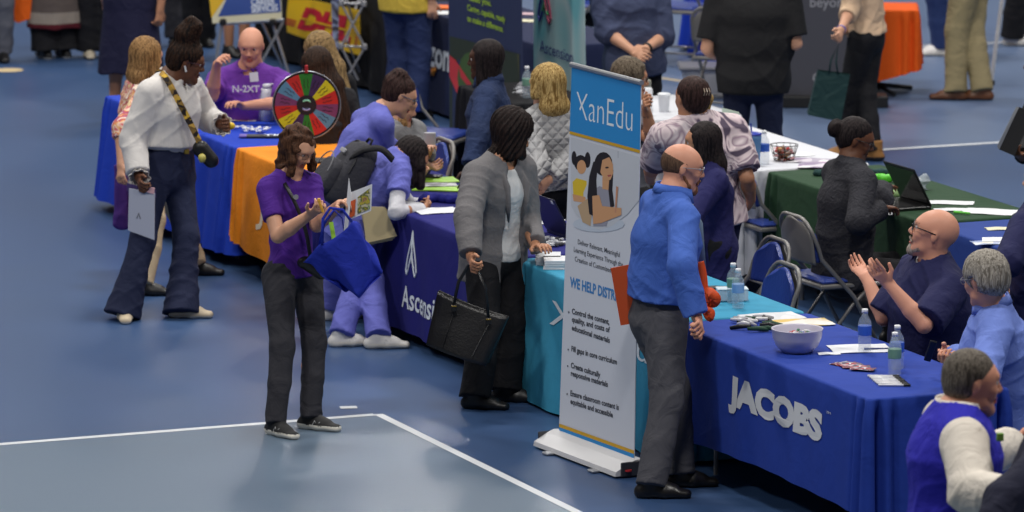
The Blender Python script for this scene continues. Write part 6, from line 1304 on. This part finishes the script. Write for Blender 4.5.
# brochure, pen, tote, pouch of the woman in purple
J = P5.J; Yl = J['wL'].y-.13; t = thing('brochure', 'open printed brochure held up by the woman in purple', 'brochure', P(358,218,Yl))
Lp = Panel(P(346,221,Yl+.05), P(371,211,Yl-.02), P(349,193,Yl+.05), P(372,184,Yl-.02)); o = Lp.body(paper, .002, 'open_page', t)
Lp.pol([(347.5,203),(356,199),(355,215.5),(347,219.5)], pm('coral', (232,110,60)), .002, 'picture', t); Lp.pol([(358,197),(370.5,188),(370,209),(357.5,214)], tex_mat('photo_green', ramp_noise([(90,140,70),(210,200,170),(60,80,50),(190,180,60),(150,110,90)], 26)), .002, 'picture', t)
quad('front_page', [P(349,178,Yl+.02), P(351.5,195,Yl), P(347,238,Yl), P(343,240,Yl+.04)], .002, paper, None, None, t)
b = MB(); c_ = P(319,201,J['wR'].y-.13); b.tube([c_, c_+V((.02,.01,-.06))], .0075, 6); b.lathe([(.009,0),(.009,.014)], 6, c_); tag(b.build('glue_pen', mat('pen_orange', (230,170,60))), 'short orange-capped pen in the hand of the woman in purple', 'pen')
t = thing('tote_bag', 'bright royal blue tote bag on the arm of the woman in purple', 'bag', P(345,300,Yl)); tm = cloth('tote_blue', (36,52,164), bump=(7,.9)); tb_ = Yl-.02
ring_t = [(310,254,.1),(330,262,.16),(352,240,.1),(362,228,0),(345,236,-.12),(322,246,-.12)]; ring_b = [(320,270,.06),(345,300,.1),(372,288,.06),(383,268,0),(362,285,-.08),(338,282,-.08)]
top_ = [(306,252),(318,240),(338,232),(352,222),(356,236),(340,250)]
T_ = [P(304,262,tb_+.0), P(322,244,tb_-.1), P(352,222,tb_-.1), P(360,226,tb_), P(345,240,tb_+.1), P(318,254,tb_+.1)]; B_ = [P(338,284,tb_+.0), P(358,296,tb_-.06), P(381,276,tb_-.06), P(383,270,tb_), P(372,274,tb_+.06), P(348,290,tb_+.06)]
b = MB(); nn_ = 6
def tot(u, v):
    k = u*nn_; i = int(k) % nn_; f = k-int(k); f = f*f*(3-2*f); a = T_[i].lerp(T_[(i+1)%nn_], f); c = B_[i].lerp(B_[(i+1)%nn_], f); p = a.lerp(c, v); return p+V((.006*math.sin(u*31+v*9), -.02*math.sin(u*25+v*4)*(.3+v), .012*math.sin(u*19+v*7)))
b.sheet(tot, 48, 14, .002); b.add(B_, [tuple(range(6))]); o = b.build('bag_body', tm, t, True); bm_fix(o)
for a, c, top__ in ((T_[1], T_[2], P(330,208,tb_-.08)), (T_[5], T_[4], P(334,210,tb_+.02))): b = MB(); b.tube([a, a.lerp(top__, .6)+V((-.02,0,.02)), top__, c.lerp(top__, .6)+V((.02,0,.02)), c], .008, 6, flat=.4); b.build('handle', tm, t, True)
S = SD(.008, .03); c_ = P(312,272,J['hip'].y-.16); S.e(c_+V((-.03,0,.05)), c_+V((.05,0,-.01)), (.05,.035), (.045,.03), (1,0,0)); t = thing('shoulder_bag', 'small black bag at the hip of the woman in purple', 'bag', c_); S.mesh('pouch', blk_leather, t)
n_ = J['neck']; Yb = n_.y; b = MB(); b.ribbon([P(280,182,Yb+.06), P(281,177,Yb-.03), P(286,186,Yb-.12), P(296,205,Yb-.165), P(306,232,Yb-.165), P(311,262,Yb-.17)], .02, (.2,-1,.1), .004); b.build('strap', blk_leather, t, True); b = MB(); b.lathe([(.014,0),(.014,.004)], 12, (0,0,0)); b.v = [P(296,197,Yb-.168)+V((v.x, -v.z, v.y)) for v in b.v]; b.build('ring', alum, t)
b = MB(); b.tube([P(331,222,Yl), P(334,240,Yl-.02), P(338,246,Yl-.05)], .012, 6, flat=.3); tag(b.build('lime_ribbon', mat('lime_folder', 0)), 'lime green strap hanging from the hand over the blue tote', 'ribbon')
# backpack
J = P7.J; t = thing('backpack', 'dark grey backpack worn by the nurse leaning on the table', 'backpack', P(338,200,J['hip'].y)); bpm = cloth('pack_grey', (62,62,68), bump=(30,.4)); Yp = (J['neck'].y+J['hip'].y)/2-.02
axb = (P7.r2, P7.f2, P7.u); cb = lerp(P7.J['hip'], P7.J['neck'], .53)-P7.f2*.2; sq_ = lambda p: (p[0]*(1-.12*max(0, p[2])), p[1]*(1-.25*max(0, p[2])), p[2]+.05*math.sin(p[0]*5)*abs(p[1]))
b = MB(); b.superq(cb, axb, (.145,.1,.205), .5, .55, fn=sq_); b.build('pack', bpm, t, True)
b = MB(); b.superq(cb-P7.f2*.11-P7.u*.07, axb, (.12,.045,.11), .5, .5, fn=sq_); b.build('front_pocket', bpm, t, True)
b = MB(); b.tube([cb-P7.f2*(.16)+P7.r2*.11*math.cos(k*math.pi/10)+P7.u*(-.05+.11*math.sin(k*math.pi/10)) for k in range(11)], .004, 5); b.build('zip', mat('zip_grey', (120,120,124), rough=.4), t)
b = MB(); b.tube([cb-P7.f2*(.055)+P7.r2*.146*math.cos(k*math.pi/10)+P7.u*(.0+.195*math.sin(k*math.pi/10)) for k in range(11)], .005, 5); b.build('piping', dark, t)
b = MB(); b.superq(cb-P7.f2*.108+P7.u*.1, axb, (.045,.006,.014), .4, .4); b.build('logo_patch', mat('patch_grey', (150,150,154)), t)
b = MB(); b.ribbon([P(350,158,Yp-.13), P(364,150,Yp-.16), P(381,149,Yp-.16), P(393,160,Yp-.14)], .045, (0,-.6,1), .012); b.build('strap', cloth('pack_black', (28,28,32)), t, True); ct = cb+P7.u*.205; b = MB(); b.tube([ct-P7.r2*.05-P7.u*.02, ct-P7.r2*.03+P7.u*.03, ct+P7.r2*.03+P7.u*.03, ct+P7.r2*.05-P7.u*.02], .008, 6); b.build('grab_handle', MATS['pack_black'], t, True)
t = thing('manila_folder', 'manila folders held under the arm of the nurse in front', 'folder', P(385,240,YG(370,330))); Yk = J['hip'].y-.24
for k in range(3): quad('sleeve', [P(362-k,206+k,Yk+.01*k), P(385+k,207+k,Yk+.01*k), P(397-k*2,236+2*k,Yk+.01*k), P(366+k,243+k,Yk+.01*k)], .005, mat('manila', (204,186,140)), None, None, t)
# phone of hoodie
c_ = P8h = P(430,143,seatY(401,106,1.15)-.2); b = MB(); b.box(c_, (.07,.012,.13), bev=.006); tag(b.build('phone', mat('phone_case', (190,190,196), rough=.3)), 'phone held up by the person in the grey hoodie', 'phone')
# handbag
J = P10.J; Yb = J['wR'].y-.02; t = thing('handbag', 'large black leather handbag hanging from the hand in the grey blazer', 'handbag', P(465,362,Yb)); hb2 = mat('bag_leather', (26,25,27), rough=.38, bump=(60,.15))
T0, T1, B0, B1 = P(439,291,Yb), P(508,317,Yb-.05), P(429,343,Yb), P(487,364,Yb-.05)
def bag(u, v):
    th = .085*(.35+.65*v)*math.copysign(1, 1); 
    k = u*4; i = int(k) % 4; f = k-int(k); c = [(0,-1),(1,-1),(1,1),(0,1)]; a = c[i]; d = c[(i+1)%4]; x = a[0]+(d[0]-a[0])*f; y = a[1]+(d[1]-a[1])*f
    top = T0.lerp(T1, x); bot = B0.lerp(B1, x); bow = math.sin(math.pi*x)*.03*v; return top.lerp(bot, v)+V((.2,1,0)).normalized()*(y*(th*.75+bow))-UP*(.012*math.sin(math.pi*x)*(1-v))
b = MB(); b.sheet(bag, 40, 14, .003); b.add([B0+V((0,-.06,0)), B1+V((0,-.06,0)), B1+V((0,.06,0)), B0+V((0,.06,0))], [(0,1,2,3)]); o = b.build('bag_body', hb2, t, True); bm_fix(o)
hd = J['wR']+(J['handR'][1]*.07)
for dy in (-.035, .035):
    a, c = T0.lerp(T1, .22)+V((0,dy,-.03)), T0.lerp(T1, .72)+V((0,dy,-.04)); b = MB(); b.tube([a, a.lerp(hd, .55)+V((-.03,0,0)), hd+V((-.02,0,0)), hd+V((.02,0,0)), c.lerp(hd, .55)+V((.03,0,0)), c], .008, 6, flat=.5); b.build('handle', hb2, t, True)
for x_ in (.22, .72):
    a = T0.lerp(T1, x_)+V((0,-.07,-.05)); b = MB(); b.box(a, (.03,.01,.035), bev=.003); b.build('handle_tab', hb2, t); b = MB(); b.box(a+V((0,-.008,.012)), (.026,.005,.006)); b.build('buckle', mat('gold', 0), t)
    b = MB(); b.tube([T0.lerp(T1, x_)+V((0,-.05,-.07)), B0.lerp(B1, x_+.02)+V((0,-.1,.03))], .0025, 5); b.build('seam', hb2, t)
# orange folder, lanyard
J = P17.J; Yo = J['hip'].y+.06; t = thing('folder', 'orange folder tucked behind the man in the blue shirt', 'folder', P(622,324,Yo)); quad('cover', [P(611,268,Yo), P(631,264,Yo-.02), P(640,322,Yo-.02), P(621,325,Yo)], .012, mat('folder_rust', (196,76,28)), None, None, t)
quad('inner_sheet', [P(614,270,Yo+.02), P(631,267,Yo+.0), P(638,320,Yo+.0), P(622,322,Yo+.02)], .004, paper, None, None, t)
b = MB(); Yo = J['hip'].y-.05; b.ribbon([P(699,262,Yo), P(702,275,Yo), P(705,298,Yo), P(713,303,Yo-.01), P(716,298,Yo-.02), P(708,292,Yo-.02), P(704,302,Yo-.02)], .05, (.1,-1,.2), .004); b.ribbon([P(705,302,Yo-.02), P(705,312,Yo-.02), P(710,319,Yo-.03), P(712,312,Yo-.03), P(706,309,Yo-.03)], .03, (.1,-1,.2), .004); tag(b.build('lanyard', mat('lanyard_orange', (226,82,24), rough=.6), None, True), 'orange lanyard hanging in front of the man in the blue shirt', 'lanyard')
b = MB(); c_ = J['neck']+P17.f2*.1; b.tube([c_+UP*.0, c_+P17.f2*.05-UP*.1, c_+P17.f2*.06-UP*.35], [.02,.025,.035], 6, flat=.3); b.build('tie', mat('tie_grey', (110,130,150)), P17.root, True)
# green bag
Yg = P19.J['wL'].y-.04; t = thing('gift_bag', 'dark green paper bag carried by the woman in beige', 'bag', P(826,120,Yg)); gm = cloth('bag_green', (32,58,58), rough=.6); dp = V((0,.14,0))
q_ = [P(818,71,Yg), P(850,75,Yg), P(841,122,Yg), P(808,115,Yg)]; b = MB(); b.add(q_+[p+dp*(1 if i > 1 else .6) for i, p in enumerate(q_)], [(0,1,2,3),(7,6,5,4),(1,5,6,2),(4,0,3,7),(2,6,7,3)]); o = b.build('bag_body', gm, t); bm_fix(o)
for k in (0, .08): b = MB(); b.tube([P(829,73,Yg+k), P(831,60,Yg+k), P(838,45,Yg+k), P(836,62,Yg+k), P(838,74,Yg+k)], .006, 6); b.build('handle', gm, t, True)
# orange bag by the coat
Yg = YG(20,60); t = thing('shopping_bag', 'orange bag hanging left of the long grey-brown coat', 'bag', P(19,23,Yg)); q_ = [P(6,-12,Yg), P(33,-12,Yg), P(32,18,Yg), P(18,23,Yg), P(7,17,Yg)]; b = MB(); b.add(q_+[p+V((0,.12,0)) for p in q_], [(0,1,2,3,4),(9,8,7,6,5)]+[(k, (k+1)%5, (k+1)%5+5, k+5) for k in range(5)]); o = b.build('bag_body', cloth('bag_tangerine', (222,96,24)), t); bm_fix(o); b = MB(); b.tube([P(12,-12,Yg+.05), P(19,-40,Yg+.05), P(27,-12,Yg+.05)], .008, 6); b.build('handle', MATS['bag_tangerine'], t)
# phone of the grey-haired man, tablet at the edge
c_ = P(930.5,351,seatY(985,284)+.1); b = MB(Matrix.Translation(c_) @ Matrix.Rotation(.25, 4, 'Y') @ Matrix.Rotation(.5, 4, 'X')); b.box((0,0,0), (.035,.01,.13), bev=.004); tag(b.build('phone', dark), 'dark phone held by the grey-haired man', 'phone')
Yt = P29.J['wL'].y-.05; t = thing('tablet', 'black tablet held at the upper right edge', 'tablet', P(1010,150,Yt)); quad('case', [P(1019,107,Yt), P(1032,114,Yt), P(1014,156,Yt-.05), P(998,149,Yt-.05)], .02, dark, None, None, t); quad('silver_edge', [P(1016,107,Yt-.02), P(1019,107,Yt-.02), P(999,150,Yt-.07), P(997,146,Yt-.07)], .006, alum, None, None, t)
# vest pin and name badge
b = MB(); c_ = P(1000,437,Yv-.19); b.box(c_, (.03,.01,.035), bev=.004); b.build('pin', mat('pin_green', (120,170,70)), P26.root)
for o in bpy.data.objects:
    if o.parent is None and 'label' in o and not 4 <= len(str(o['label']).split()) <= 16: print('LABELX', len(str(o['label']).split()), o['label'])
